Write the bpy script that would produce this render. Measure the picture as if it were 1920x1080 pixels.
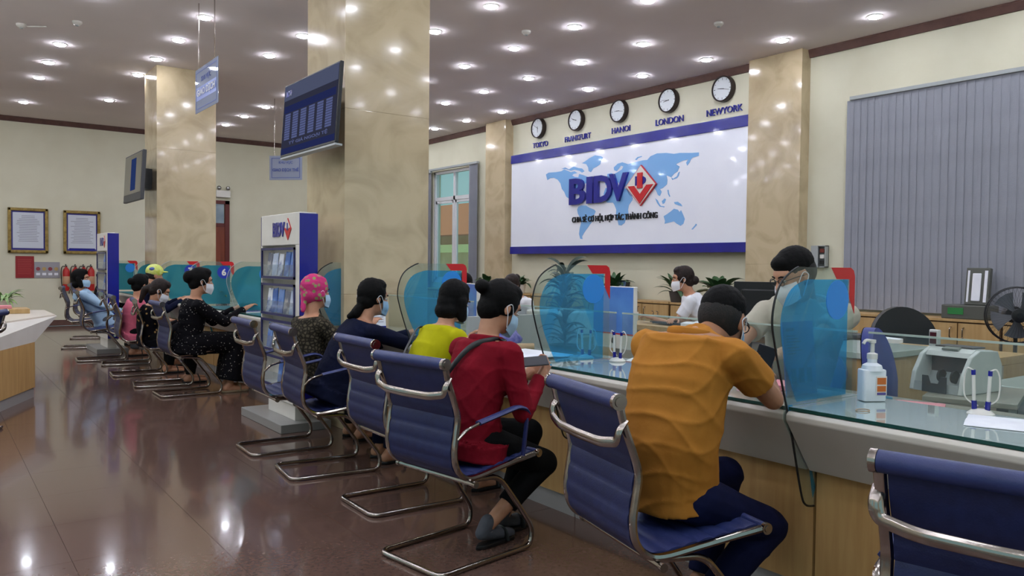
import bpy, bmesh, math, random
import numpy as np
from mathutils import Vector, Matrix, noise
random.seed(7)
C = bpy.context.scene.collection
for _o in list(bpy.data.objects): bpy.data.objects.remove(_o)
SC = bpy.context.scene
# ---------------------------------------------------------------- camera, world, exposure
FPX, YAW, PIT, ROL, CH = 1490.1, math.radians(36.44), 0.02845, -0.01143, 1.35
_F = np.array([math.sin(YAW)*math.cos(PIT), math.cos(YAW)*math.cos(PIT), -math.sin(PIT)])
_R = np.cross(_F, [0, 0, 1]); _R /= np.linalg.norm(_R); _D = np.cross(_F, _R)
_R2 = _R*math.cos(ROL)+_D*math.sin(ROL); _D2 = -_R*math.sin(ROL)+_D*math.cos(ROL)
cam = bpy.data.cameras.new('camera'); camo = bpy.data.objects.new('camera', cam); C.objects.link(camo)
cam.sensor_width = 36; cam.lens = FPX/1920*36; cam.clip_start = .05; cam.clip_end = 200
_m = Matrix(((_R2[0], -_D2[0], -_F[0], 0), (_R2[1], -_D2[1], -_F[1], 0), (_R2[2], -_D2[2], -_F[2], CH), (0, 0, 0, 1)))
camo.matrix_world = _m; SC.camera = camo
SC.view_settings.view_transform = 'Standard'; SC.view_settings.look = 'None'
SC.view_settings.gamma = 1; SC.view_settings.use_curve_mapping = False
SC.view_settings.exposure = -0.36
LAMP = 165.0            # radiance of the downlight lenses
w = bpy.data.worlds.new('sky'); SC.world = w; w.use_nodes = True
w.node_tree.nodes['Background'].inputs[0].default_value = (.50, .86, .92, 1)
w.node_tree.nodes['Background'].inputs[1].default_value = .85

sl_ = bpy.data.lights.new('sun', 'SUN'); slo = bpy.data.objects.new('sun', sl_); C.objects.link(slo)
sl_.energy = 3.2; sl_.angle = .01; sl_.color = (1, .93, .8)
slo.rotation_mode = 'QUATERNION'; slo.rotation_quaternion = Vector((.35, -.45, -.82)).to_track_quat('-Z', 'Y')

def at(px, py, x=None, y=None, z=None):
    r = _R2*(px-960)/FPX+_D2*(py-540)/FPX+_F
    t = x/r[0] if x is not None else (y/r[1] if y is not None else (z-CH)/r[2])
    return Vector((r[0]*t, r[1]*t, CH+r[2]*t))
# ---------------------------------------------------------------- materials
def lin(h):
    h = h.lstrip('#'); c = [int(h[i:i+2], 16)/255 for i in (0, 2, 4)]
    return tuple((v/12.92 if v <= .04045 else ((v+.055)/1.055)**2.4) for v in c)+(1,)
_MC = {}
def mat(name, col, rough=.5, metal=0, col2=None, scale=6, bump=0, bscale=60, coat=0, emit=0, kind='noise', trans=0, ior=1.45, detail=4, lo=.35, hi=.65, alpha=1, spec=.5, distort=0):
    if name in _MC: return _MC[name]
    m = bpy.data.materials.new(name); m.use_nodes = True; nt = m.node_tree; N = nt.nodes; L = nt.links
    b = N['Principled BSDF']; b.inputs['Base Color'].default_value = lin(col)
    b.inputs['Roughness'].default_value = rough; b.inputs['Metallic'].default_value = metal
    b.inputs['Coat Weight'].default_value = coat; b.inputs['Coat Roughness'].default_value = .05
    b.inputs['Transmission Weight'].default_value = trans; b.inputs['IOR'].default_value = ior
    b.inputs['Alpha'].default_value = alpha; b.inputs['Specular IOR Level'].default_value = spec
    if emit:
        b.inputs['Emission Color'].default_value = lin(col); b.inputs['Emission Strength'].default_value = emit
    tc = N.new('ShaderNodeTexCoord')
    if col2:
        if kind == 'noise' or kind == 'marble':
            t = N.new('ShaderNodeTexNoise'); t.inputs['Detail'].default_value = detail; t.inputs['Distortion'].default_value = distort or (1.6 if kind == 'marble' else 0); out = t.outputs['Fac']
        elif kind == 'voronoi':
            t = N.new('ShaderNodeTexVoronoi'); out = t.outputs['Distance']
        elif kind == 'crackle':
            t = N.new('ShaderNodeTexVoronoi'); t.feature = 'DISTANCE_TO_EDGE'; out = t.outputs['Distance']
        elif kind == 'wood':
            t = N.new('ShaderNodeTexNoise'); t.inputs['Detail'].default_value = 5; out = t.outputs['Fac']
        t.inputs['Scale'].default_value = scale
        src = tc.outputs['Object']
        if kind == 'wood':
            mp = N.new('ShaderNodeMapping'); mp.inputs['Scale'].default_value = (6, 6, .5); L.new(src, mp.inputs[0]); src = mp.outputs[0]
        L.new(src, t.inputs['Vector'])
        r = N.new('ShaderNodeValToRGB'); r.color_ramp.elements[0].position = lo; r.color_ramp.elements[1].position = hi
        r.color_ramp.elements[0].color = lin(col2); r.color_ramp.elements[1].color = lin(col)
        L.new(out, r.inputs[0]); L.new(r.outputs[0], b.inputs['Base Color'])
    if bump:
        t2 = N.new('ShaderNodeTexNoise'); t2.inputs['Scale'].default_value = bscale; t2.inputs['Detail'].default_value = 3
        L.new(tc.outputs['Object'], t2.inputs['Vector'])
        bp = N.new('ShaderNodeBump'); bp.inputs['Strength'].default_value = bump; bp.inputs['Distance'].default_value = .01
        L.new(t2.outputs['Fac'], bp.inputs['Height']); L.new(bp.outputs[0], b.inputs['Normal'])
    _MC[name] = m; return m

M_wall = mat('wall_paint', '#d6d2bb', .75, col2='#d0cbb3', scale=1.5, bump=.05, bscale=200)
M_ceil = mat('ceiling_paint', '#ece2e0', .85, col2='#e6dcdb', scale=.8)
M_trim = mat('brown_cornice', '#5f4138', .55, col2='#523630', scale=9)
M_marble = mat('beige_marble', '#c4b291', .13, kind='marble', col2='#b09e7e', scale=2.2, detail=9, lo=.3, hi=.6, coat=.25)
M_chrome = mat('chrome', '#a59c95', .16, 1, bump=.02, bscale=20)
M_steel = mat('brushed_steel', '#a9a9a8', .32, 1)
M_white = mat('white_lacquer', '#dedad2', .3, col2='#d8d3ca', scale=5)
M_fascia = mat('white_fascia', '#cfc9be', .32, col2='#c8c1b5', scale=3)
M_wood = mat('light_maple', '#c6a068', .42, kind='wood', col2='#b8905a', scale=5)
M_woodg = mat('cabinet_maple', '#bb9a68', .45, kind='wood', col2='#ae8c5a', scale=4)
M_kick = mat('grey_kick', '#9b9896', .4)
M_blue = mat('navy_panel', '#1c1f8c', .22, col2='#1a1c80', scale=3, coat=.4)
M_board = mat('board_white', '#eef0f9', .12, col2='#e9ebf6', scale=1.2, coat=.6)
M_red = mat('sign_red', '#c41f26', .3)
M_black = mat('black_plastic', '#141416', .4, bump=.05)
M_dark = mat('dark_grey_plastic', '#38393d', .45)
M_grey = mat('grey_plastic', '#9fa3a3', .4)
M_paper = mat('paper', '#e9e9ee', .7, col2='#e0e0e8', scale=12)
M_pink = mat('pink_paper', '#d98a93', .7)
M_map = mat('map_blue', '#7fb2e6', .2, coat=.5)
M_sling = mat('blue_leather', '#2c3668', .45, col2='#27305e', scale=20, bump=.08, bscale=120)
M_sling_shade = mat('blue_leather_shade', '#1e2754', .5, col2='#19214a', scale=30, bump=.1, bscale=200)  # same leather as the seat, darkened to paint in the backrest's shade
M_blind = mat('blind_fabric', '#90929b', .8, col2='#8a8c95', scale=3, bump=.15, bscale=90)
M_skin = mat('skin', '#c08e70', .5, col2='#b27f62', scale=14, bump=.05, bscale=90)
M_skin2 = mat('skin_tan', '#a9775a', .5, col2='#98684d', scale=14, bump=.05, bscale=90)
M_hair = mat('black_hair', '#0b0909', .7, col2='#050505', scale=60, bump=.2, bscale=150, spec=.15)
M_hairb = mat('brown_hair', '#291c18', .55, col2='#191210', scale=60, bump=.3, bscale=150, spec=.25)
M_fade = mat('cropped_hair', '#14110f', .75, col2='#2b221d', scale=40, lo=.2, hi=.5, bump=.3, bscale=200)
M_mask = mat('blue_mask', '#a4c4dc', .75, bump=.1, bscale=80)
M_maskw = mat('white_mask', '#dfe0e6', .75, bump=.1, bscale=80)
M_leaf = mat('leaf_green', '#3f5f38', .4, col2='#2c4a2a', scale=12)
M_leafl = mat('leaf_variegated', '#8da862', .4, col2='#51743a', scale=14)
M_pot = mat('pot_dark', '#4a4440', .5)
M_gold = mat('gold_frame', '#a48a4a', .4, .3, col2='#7f6a35', scale=18)
M_door = mat('door_wood', '#7d3a20', .4, kind='wood', col2='#6b2f19', scale=3)
M_blackg = mat('glossy_screen', '#1a1b20', .08, coat=.5)
def glass(name, col, fac_clear, rough=.02, gl=.08, back=False):
    """thin sheet: mostly see-through with a mirror-like share"""
    m = bpy.data.materials.new(name); m.use_nodes = True; N = m.node_tree.nodes; L = m.node_tree.links
    N.remove(N['Principled BSDF'])
    tr = N.new('ShaderNodeBsdfTransparent'); tr.inputs[0].default_value = lin(col)
    gs = N.new('ShaderNodeBsdfGlossy'); gs.inputs['Roughness'].default_value = rough
    df = N.new('ShaderNodeBsdfDiffuse'); df.inputs[0].default_value = lin(col)
    if back:
        tl = N.new('ShaderNodeBsdfTranslucent'); tl.inputs[0].default_value = lin(col); mx = N.new('ShaderNodeMixShader'); mx.inputs[0].default_value = .5
        L.new(df.outputs[0], mx.inputs[1]); L.new(tl.outputs[0], mx.inputs[2]); df = mx
    fr = N.new('ShaderNodeFresnel'); ge = N.new('ShaderNodeNewGeometry'); mr = N.new('ShaderNodeMapRange')
    mr.inputs['To Min'].default_value = 1.45; mr.inputs['To Max'].default_value = 1/1.45
    L.new(ge.outputs['Backfacing'], mr.inputs['Value']); L.new(mr.outputs[0], fr.inputs[0])
    m1 = N.new('ShaderNodeMixShader'); m1.inputs[0].default_value = 1-fac_clear
    L.new(tr.outputs[0], m1.inputs[1]); L.new(df.outputs[0], m1.inputs[2])
    m2 = N.new('ShaderNodeMixShader'); ad = N.new('ShaderNodeMath'); ad.operation = 'MULTIPLY'; ad.inputs[1].default_value = gl
    L.new(fr.outputs[0], ad.inputs[0]); L.new(ad.outputs[0], m2.inputs[0]); L.new(m1.outputs[0], m2.inputs[1]); L.new(gs.outputs[0], m2.inputs[2])
    L.new(m2.outputs[0], N['Material Output'].inputs[0]); return m
G_clear = glass('clear_glass', '#eef4f2', .97, .02, .8)
G_blue = glass('blue_film', '#93dcfb', .83, .1, .4, True)
G_edge = mat('glass_edge', '#1d4a44', .2)
G_acryl = glass('clear_acrylic', '#eef3f7', .95, .03, .8)
M_glasstop = mat('counter_glass', '#b9c9c4', .05, col2='#b2c3be', scale=3, coat=1)
def emis(name, col, s):
    m = bpy.data.materials.new(name); m.use_nodes = True; N = m.node_tree.nodes
    e = N.new('ShaderNodeEmission'); e.inputs[0].default_value = lin(col); e.inputs[1].default_value = s
    m.node_tree.links.new(e.outputs[0], N['Material Output'].inputs[0]); return m
# ---------------------------------------------------------------- mesh helpers
class MB:
    def __init__(s): s.v = []; s.f = []; s.mi = []; s.mats = []; s.cur = 0
    def add(s, vs, fs):
        o = len(s.v); s.v += [tuple(v) for v in vs]; s.f += [tuple(i+o for i in f) for f in fs]; s.mi += [s.cur]*len(fs)
        return s
    def box(s, a, b, M=None):
        x0, y0, z0 = a; x1, y1, z1 = b
        vs = [Vector(p) for p in ((x0, y0, z0), (x1, y0, z0), (x1, y1, z0), (x0, y1, z0), (x0, y0, z1), (x1, y0, z1), (x1, y1, z1), (x0, y1, z1))]
        if M is not None: vs = [M @ v for v in vs]
        return s.add(vs, [(0, 3, 2, 1), (4, 5, 6, 7), (0, 1, 5, 4), (1, 2, 6, 5), (2, 3, 7, 6), (3, 0, 4, 7)])
    def prism(s, pts, ax, d0, d1):
        """polygon pts extruded along an axis: ax 'x' pts=(y,z), 'y' pts=(x,z), 'z' pts=(x,y)"""
        n = len(pts)
        def mk(p, d): return {'x': (d, p[0], p[1]), 'y': (p[0], d, p[1]), 'z': (p[0], p[1], d)}[ax]
        vs = [mk(p, d0) for p in pts]+[mk(p, d1) for p in pts]
        return s.add(vs, [tuple(range(n))[::-1], tuple(range(n, 2*n))]+[(i, (i+1) % n, n+(i+1) % n, n+i) for i in range(n)])
    def tube(s, pts, r, seg=8, flat=1.0, updir=None, cap=True, rs=None):
        pts = [Vector(p) for p in pts]; n = len(pts); vs = []; prev = None
        for i, p in enumerate(pts):
            t = (pts[min(i+1, n-1)]-pts[max(i-1, 0)]).normalized()
            if updir is not None: u = Vector(updir)
            elif prev is None: u = Vector((0, 0, 1)) if abs(t.z) < .9 else Vector((1, 0, 0))
            else: u = prev
            u = (u-t*u.dot(t)).normalized(); prev = u; b = t.cross(u); rr = rs[i] if rs else r
            for k in range(seg):
                a = 2*math.pi*k/seg; vs.append(p+u*(math.cos(a)*rr*flat)+b*(math.sin(a)*rr))
        fs = [(i*seg+k, i*seg+(k+1) % seg, (i+1)*seg+(k+1) % seg, (i+1)*seg+k) for i in range(n-1) for k in range(seg)]
        if cap: fs += [tuple(range(seg))[::-1], tuple(range((n-1)*seg, n*seg))]
        return s.add(vs, fs)
    def cyl(s, a, b, r, seg=16, r2=None):
        return s.tube([a, b], r, seg, rs=[r, r if r2 is None else r2])
    def lathe(s, prof, seg=20, M=None, cap=True):
        n = len(prof); vs = [Vector((r*math.cos(2*math.pi*k/seg), r*math.sin(2*math.pi*k/seg), z)) for r, z in prof for k in range(seg)]
        if M is not None: vs = [M @ v for v in vs]
        fs = [(i*seg+k, i*seg+(k+1) % seg, (i+1)*seg+(k+1) % seg, (i+1)*seg+k) for i in range(n-1) for k in range(seg)]
        if cap: fs += [tuple(range(seg))[::-1], tuple(range((n-1)*seg, n*seg))]
        return s.add(vs, fs)
    def ell(s, c, r, R=None, seg=16, rings=10):
        vs = []; 
        for i in range(rings+1):
            th = math.pi*i/rings
            for k in range(seg):
                a = 2*math.pi*k/seg; v = Vector((r[0]*math.sin(th)*math.cos(a), r[1]*math.sin(th)*math.sin(a), -r[2]*math.cos(th)))
                vs.append((R @ v if R is not None else v)+Vector(c))
        fs = [(i*seg+k, i*seg+(k+1) % seg, (i+1)*seg+(k+1) % seg, (i+1)*seg+k) for i in range(rings) for k in range(seg)]
        return s.add(vs, fs)
    def mesh(s, name, m, smooth=False, bevel=0, merge=False):
        me = bpy.data.meshes.new(name); me.from_pydata(s.v, [], s.f)
        for x in (m if isinstance(m, (list, tuple)) else [m]): me.materials.append(x)
        if s.mats or any(s.mi): me.polygons.foreach_set('material_index', s.mi)
        if merge or bevel:
            bm = bmesh.new(); bm.from_mesh(me)
            bmesh.ops.remove_doubles(bm, verts=bm.verts, dist=1e-5)
            if bevel: bmesh.ops.bevel(bm, geom=list(bm.edges), offset=bevel, segments=2, profile=.5, affect='EDGES', clamp_overlap=True)
            bm.to_mesh(me); bm.free()
        me.update()
        if smooth: me.shade_smooth(); me.set_sharp_from_angle(angle=math.radians(40))
        return me
    def build(s, name, m, parent=None, smooth=False, bevel=0, loc=None, merge=False, **props):
        o = bpy.data.objects.new(name, s.mesh(name, m, smooth, bevel, merge)); C.objects.link(o)
        if parent is not None: o.parent = parent
        if loc is not None: o.location = loc
        for k, v in props.items(): o[k] = v
        return o
def tag(o, label=None, cat=None, group=None, kind=None):
    if label: o['label'] = label
    if cat: o['category'] = cat
    if group: o['group'] = group
    if kind: o['kind'] = kind
    return o
def thing(name, label, cat, loc=(0, 0, 0), rz=0, group=None):
    o = bpy.data.objects.new(name, None); C.objects.link(o); o.location = loc; o.rotation_euler = (0, 0, rz); o.empty_display_size = .1
    return tag(o, label, cat, group)
def copy_tree(o, parent=None):
    c = o.copy(); C.objects.link(c)
    if parent is not None: c.parent = parent
    for ch in list(o.children): copy_tree(ch, c)
    return c
def rm(heading): return Matrix.Rotation(heading, 4, 'Z')
def spline(pts, n=6):
    P = [Vector(p) for p in pts]; out = []
    for i in range(len(P)-1):
        a, b, c, d = P[max(i-1, 0)], P[i], P[i+1], P[min(i+2, len(P)-1)]
        for k in range(n):
            t = k/n; out.append(.5*((2*b)+(c-a)*t+(2*a-5*b+4*c-d)*t*t+(3*b-3*c+d-a)*t**3))
    return out+[P[-1]]
def fillet(pts, r, n=5):
    P = [Vector(p) for p in pts]; out = [P[0]]
    for i in range(1, len(P)-1):
        a, b, c = P[i-1], P[i], P[i+1]; d1 = (a-b); d2 = (c-b); rr = min(r, d1.length*.49, d2.length*.49)
        p0 = b+d1.normalized()*rr; p1 = b+d2.normalized()*rr
        for k in range(n+1):
            t = k/n; out.append(p0.lerp(b, t).lerp(b.lerp(p1, t), t))
    return out+[P[-1]]
def text(s, name, m, parent, origin, xdir, updir, width=None, height=None, depth=.004, bold=0, align='LEFT', res=3, **props):
    """lettering as a mesh, fitted into width x height; origin = lower-left (or centre) of the line"""
    cu = bpy.data.curves.new('t', 'FONT'); cu.body = s; cu.size = 1; cu.offset = bold; cu.extrude = .01; cu.resolution_u = res
    t = bpy.data.objects.new('t', cu); C.objects.link(t)
    dg = bpy.context.evaluated_depsgraph_get(); me = bpy.data.meshes.new_from_object(t.evaluated_get(dg))
    bpy.data.objects.remove(t); bpy.data.curves.remove(cu)
    n = len(me.vertices); co = np.empty(n*3); me.vertices.foreach_get('co', co); co = co.reshape(-1, 3)
    mn, mx = co.min(0), co.max(0); w0, h0 = mx[0]-mn[0], mx[1]-mn[1]
    sx = width/w0 if width else None; sy = height/h0 if height else None
    sx = sx or sy; sy = sy or sx
    co[:, 0] = (co[:, 0]-mn[0])*sx; co[:, 1] = (co[:, 1]-mn[1])*sy; co[:, 2] = (co[:, 2]-mn[2])/.02*depth
    if align == 'CENTER': co[:, 0] -= w0*sx/2; co[:, 1] -= h0*sy/2
    X = np.array(xdir, float); U = np.array(updir, float); Nn = np.cross(X, U)
    co = np.array(origin)+co[:, :1]*X+co[:, 1:2]*U+co[:, 2:]*Nn
    me.vertices.foreach_set('co', co.ravel()); me.materials.clear(); me.materials.append(m); me.update()
    o = bpy.data.objects.new(name, me); C.objects.link(o)
    if parent is not None: o.parent = parent
    for k, v in props.items(): o[k] = v
    return o
YN = (0, -1, 0); XP = (1, 0, 0); ZP = (0, 0, 1)

def orient(o, loc, z, y):
    z = Vector(z).normalized(); y = Vector(y); y = (y-z*y.dot(z)).normalized(); x = y.cross(z)
    o.matrix_world = Matrix(((x.x, y.x, z.x, loc[0]), (x.y, y.y, z.y, loc[1]), (x.z, y.z, z.z, loc[2]), (0, 0, 0, 1)))
CAMR = Vector((_R2[0], _R2[1], _R2[2])); CAMF = Vector((_F[0], _F[1], _F[2])); UP = Vector((0, 0, 1))
# ================================================================ SETTING
ZC = 4.2; XR = 9.33; YF = 18.7; XL = -3.6; YB = -2.6
def struct(name, mb, m, parent=None, **k): 
    o = mb.build(name, m, parent, **k)
    if parent is None: o['kind'] = 'structure'
    return o
M_floor = mat('floor_granite', '#675047', .13, col2='#5a443b', scale=45, detail=5, lo=.3, hi=.7, coat=.25)
nt = M_floor.node_tree; 
M_joint = mat('floor_joint', '#3c2823', .5)
fl = struct('floor', MB().box((XL, YB, -.12), (XR, YF, -.004)), M_joint)
# granite slabs, one object each where the floor shows
tm = [MB().box((-.3+.0009, -.3+.0009, -.003), (.3-.0009, .3-.0009, 0)).mesh('tile', M_floor)]
kk = 0; far_t = MB()
for i in range(-6, 16):
    for j in range(-5, 32):
        cx, cy = .22+.6*i, .1+.6*j
        if not (XL+.3 < cx < XR-.2 and YB+.3 < cy < YF-.2): continue
        seen = cx < 2.95 and cy > 2.3 and cx > (.0 if cy < 5 else -.02*cy) and cx/cy < 1.3 and cx/cy > -.02
        if seen and kk < 295:
            o = bpy.data.objects.new('tile', tm[0]); C.objects.link(o); o.parent = fl; o.location = (cx, cy, 0); kk += 1
        else: far_t.box((cx-.299, cy-.299, -.003), (cx+.299, cy+.299, 0))
o = far_t.build('tile', M_floor, fl); o['kind'] = 'stuff'
struct('ceiling', MB().box((XL, YB, ZC), (XR+.3, YF+.3, ZC+.1)), M_ceil)
# window in the right wall: y 14.07..15.62, z 1.05..3.42 ; blind window y 0..5.5, z .9..3.4
wy0, wy1, wz0, wz1 = 14.0, 15.7, .95, 3.44
wr = MB()
wr.box((XR, YB, 0), (XR+.2, wy0, ZC)); wr.box((XR, wy1, 0), (XR+.2, YF+.3, ZC)); wr.box((XR, wy0, 0), (XR+.2, wy1, wz0)); wr.box((XR, wy0, wz1), (XR+.2, wy1, ZC))
struct('wall_right', wr, M_wall)
struct('wall_back', MB().box((XL, YF, 0), (XR, YF+.2, ZC)), M_wall)
# unseen tall windows added behind and left of the camera to bring in daylight
def bays(nm, ax, c0, c1, lo, hi, openings, z0, z1, first):
    mb = MB(); cur = lo
    bx_ = (lambda p, q, za, zb: mb.box((c0, p, za), (c1, q, zb))) if ax == 'x' else (lambda p, q, za, zb: mb.box((p, c0, za), (q, c1, zb)))
    for k, (p, q) in enumerate(openings):
        bx_(cur, p, 0, ZC); bx_(p, q, 0, z0); bx_(p, q, z1, ZC); cur = q
    bx_(cur, hi, 0, ZC); struct(nm, mb, M_wall)
    for k, (p, q) in enumerate(openings):
        mm = (c0+c1)/2; w2 = MB()
        bb = (lambda u0, u1, za, zb, h=.03: w2.box((mm-h, u0, za), (mm+h, u1, zb))) if ax == 'x' else (lambda u0, u1, za, zb, h=.03: w2.box((u0, mm-h, za), (u1, mm+h, zb)))
        bb(p, p+.07, z0, z1); bb(q-.07, q, z0, z1); bb(p, q, z0, z0+.07); bb(p, q, z1-.07, z1); bb((p+q)/2-.03, (p+q)/2+.03, z0, z1)
        wo = struct('window_%d' % (first+k), w2, mat('window_white', '#d5d6d8', .4))
bays('wall_left', 'x', XL-.2, XL, YB, YF+.2, [(-1.6, 1.6), (3.0, 6.2), (7.6, 10.8)], .5, 3.5, 2)
bays('wall_front', 'y', YB-.2, YB, XL, XR, [(-2.6, .6), (2.0, 5.2), (6.2, 8.8)], .3, 3.5, 5)
struct('trim_1', MB().prism([(YF, ZC-.10), (YF-.03, ZC-.10), (YF-.06, ZC-.02), (YF-.06, ZC), (YF, ZC)], 'x', XL, XR), M_trim)
tr = MB()
for a, b in ((YB, 6.12), (6.95, 12.65), (13.33, YF)): tr.prism([(XR, ZC-.10), (XR-.03, ZC-.10), (XR-.06, ZC-.02), (XR-.06, ZC), (XR, ZC)], 'y', a, b)
struct('trim_2', tr, M_trim)
struct('baseboard_back', MB().box((XL, YF-.02, 0), (XR, YF, .12)), M_trim)
def pillar(name, x0, x1, y0, y1):
    p = struct(name, MB().box((x0+.003, y0+.003, 0), (x1-.003, y1-.003, ZC)), M_marble)
    return p
def clad(p, x0, x1, y0, y1, heights):
    # polished slabs on the pillar, thin joints between the courses
    z = 0
    for h in heights:
        MB().box((x0, y0, z+.001), (x1, y1, min(z+h-.001, ZC))).build('marble_slab', M_marble, p, bevel=.002); z += h
p = pillar('pillar', 2.72, 3.50, 5.97, 6.75); clad(p, 2.72, 3.50, 5.97, 6.75, (1.1, 1.5, 1.6))
p = pillar('pillar', 2.72, 3.56, 12.42, 13.2); clad(p, 2.72, 3.56, 12.42, 13.2, (1.1, 1.9, 1.2))
p = pillar('pillar', 9.14, XR, 6.12, 6.945); clad(p, 9.14, XR, 6.12, 6.945, (1.4, 2.8))
p = pillar('pillar', 9.14, XR, 12.65, 13.33); clad(p, 9.14, XR, 12.65, 13.33, (1.4, 2.8))
# ---- window with frames and gathered grey blinds
M_alu = mat('window_white', '#d5d6d8', .4)
wn = struct('window_1', MB().box((XR+.02, wy0, wz0), (XR+.12, wy0+.06, wz1)).box((XR+.02, wy1-.06, wz0), (XR+.12, wy1, wz1)).box((XR+.02, wy0, wz0), (XR+.12, wy1, wz0+.06)).box((XR+.02, wy0, wz1-.06), (XR+.12, wy1, wz1)), M_alu)
MB().box((XR+.03, wy0+.06, 2.78), (XR+.11, wy1-.06, 2.86)).build('transom', M_alu, wn)
MB().box((XR+.03, 14.82, wz0+.06), (XR+.11, 14.89, wz1-.06)).build('mullion', M_alu, wn)
for a, b in ((14.06, 14.82), (14.89, 15.64)):
    s = MB().box((XR+.04, a, wz0+.06), (XR+.09, a+.05, 2.78)).box((XR+.04, b-.05, wz0+.06), (XR+.09, b, 2.78)).box((XR+.04, a, 2.72), (XR+.09, b, 2.78)).box((XR+.04, a, wz0+.06), (XR+.09, b, wz0+.12)).build('sash', M_alu, wn)
    MB().box((XR+.06, a+.05, wz0+.12), (XR+.064, b-.05, 2.72)).build('pane', G_clear, s)
    MB().box((XR+.06, a, 2.86), (XR+.064, b, wz1-.06)).build('pane', G_clear, wn)
# outside the window: a neighbouring house, wall and tree
ex = thing('neighbouring_house', 'ochre house with orange awning outside the open tall window', 'house', (14, 22, 0))
E1 = mat('house_ochre', '#d8bd90', .8, col2='#c9a878', scale=2); E2 = mat('house_roof', '#dd8a62', .8); E3 = mat('house_light', '#fbf3a8', .6)
MB().box((0, -6, -1), (3, 8, 2.3)).build('wall', E1, ex); MB().box((-.6, -6, 2.3), (3, 8, 3.25)).build('roof', E2, ex)
MB().box((-.3, -6, 1.75), (0, 8, 2.0)).build('awning', E3, ex)
for yy in (-2, 1.2, 4): MB().box((-.05, yy, .2), (0, yy+1.1, 1.5)).build('window', mat('house_glass', '#5a7068', .1), ex)
# grey gathered blinds beside the window
def blind(name, label, ys, z0, z1, x=XR-.08, wslat=.094, rail=None):
    t = thing(name, label, 'blind', (x, ys[0], z1))
    sm = None
    for i, y in enumerate(ys):
        ang = random.uniform(-.04, .04)+.07
        mb = MB(); n = 5; vs = []
        for zz in (0, -(z1-z0)):
            for k in range(n):
                u = (k/(n-1)-.5)*wslat; vs.append((.003*math.cos(math.pi*(k/(n-1)-.5))+u*math.sin(ang), u*math.cos(ang), zz))
        mb.add(vs, [(k, k+1, n+k+1, n+k) for k in range(n-1)])
        mb.add([(a-.0015, b, c) for a, b, c in vs], [(k+1, k, n+k, n+k+1) for k in range(n-1)])
        o = mb.build('slat', M_blind, t, loc=(0, y-ys[0], 0))
    ra, rb = rail or (ys[0], ys[-1])
    MB().box((-.03, ra-ys[0], 0), (.03, rb-ys[0], .045)).build('headrail', M_steel if 0 else M_grey, t, bevel=.004)
    return t
blind('vertical_blind', 'wide closed vertical grey blind behind the teller chairs', [5.50-.088*i for i in range(46)][::-1], .86, 3.44)
blind('vertical_blind', 'narrow grey vertical blind gathered at the window side nearest the world map board', [13.80+.034*i for i in range(9)], .7, 3.46, wslat=.05, rail=(13.76, 15.95))
blind('vertical_blind', 'narrow grey vertical blind gathered at the window side by the near marble pillar', [15.68+.034*i for i in range(9)], .7, 3.42, wslat=.05, rail=(15.66, 15.97))
# ---- far wall: door, emergency light, frames, posters, extinguishers
dr = struct('door_1', MB().box((4.5, YF-.06, 0), (4.6, YF, 2.76)).box((5.55, YF-.06, 0), (5.65, YF, 2.76)).box((4.5, YF-.06, 2.68), (5.65, YF, 2.76)), mat('door_frame', '#5b2019', .45))
MB().box((4.6, YF-.04, 0), (5.55, YF-.02, 2.16)).build('door_leaf', M_door, dr)
MB().box((4.6, YF-.05, 2.16), (5.55, YF-.01, 2.24)).build('transom', mat('door_frame', '#5b2019'), dr)
MB().box((4.62, YF-.035, 2.24), (5.53, YF-.03, 2.68)).build('pane', mat('door_glass', '#7f909c', .1, col2='#a5b2bb', scale=2), dr)
t = thing('emergency_light', 'white twin head emergency light above the wooden door', 'lamp', (5.5, YF-.06, 2.83))
MB().box((-.16, -.04, 0), (.16, .04, .16)).build('housing', M_white, t, bevel=.01)
for dx in (-.1, .1):
    MB().ell((dx, -.05, .21), (.05, .05, .05)).build('lamp_head', M_steel, t, smooth=True)
def certificate(x0, x1, z0, z1, label):
    t = thing('picture_frame', label, 'picture frame', ((x0+x1)/2, YF-.03, (z0+z1)/2))
    W, H = (x1-x0)/2, (z1-z0)/2
    for nm, a, b in (('frame_rail', (-W, -.03, H-.06), (W, .03, H)), ('frame_rail', (-W, -.03, -H), (W, .03, -H+.06)), ('frame_stile', (-W, -.03, -H), (-W+.06, .03, H)), ('frame_stile', (W-.06, -.03, -H), (W, .03, H))):
        MB().box(a, b).build(nm, M_gold, t, bevel=.012)
    MB().box((-W+.05, -.005, -H+.05), (W-.05, .0, H-.05)).build('mount', mat('mount_blue', '#35307c', .5), t)
    MB().box((-W+.085, -.009, -H+.10), (W-.085, -.005, H-.09)).build('sheet', mat('certificate_paper', '#c9cdd8', .3, coat=.4), t)
    ln = MB(); k = 0; zz = H-.16
    rr = random.Random(int(x0*10))
    while zz > -H+.2:
        l = rr.uniform(.6, .95) if k > 1 else .5; ln.box((-(W-.12)*l, -.0105, zz), ((W-.12)*l, -.009, zz+.008)); zz -= .034; k += 1
    ln.build('print_lines', mat('print_grey', '#7d7c88', .6), t, kind='stuff'); return t
a = certificate(1.32, 2.02, 1.487, 2.39, 'gilt framed certificate with blue mount, left one above the red poster')
b = certificate(2.29, 2.975, 1.485, 2.38, 'gilt framed certificate with blue bottom band above the fire extinguishers')
MB().box((-.24, -.011, -.38), (.24, -.009, -.33)).build('blue_band', M_blue, b)
t = thing('poster', 'plain red notice poster hanging under the left gilt frame', 'poster', (1.61, YF-.01, 1.2))
MB().box((-.16, -.004, -.215), (.16, .004, .225)).build('sheet', mat('poster_red', '#8f2024', .4), t)
ln = MB()
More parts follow.
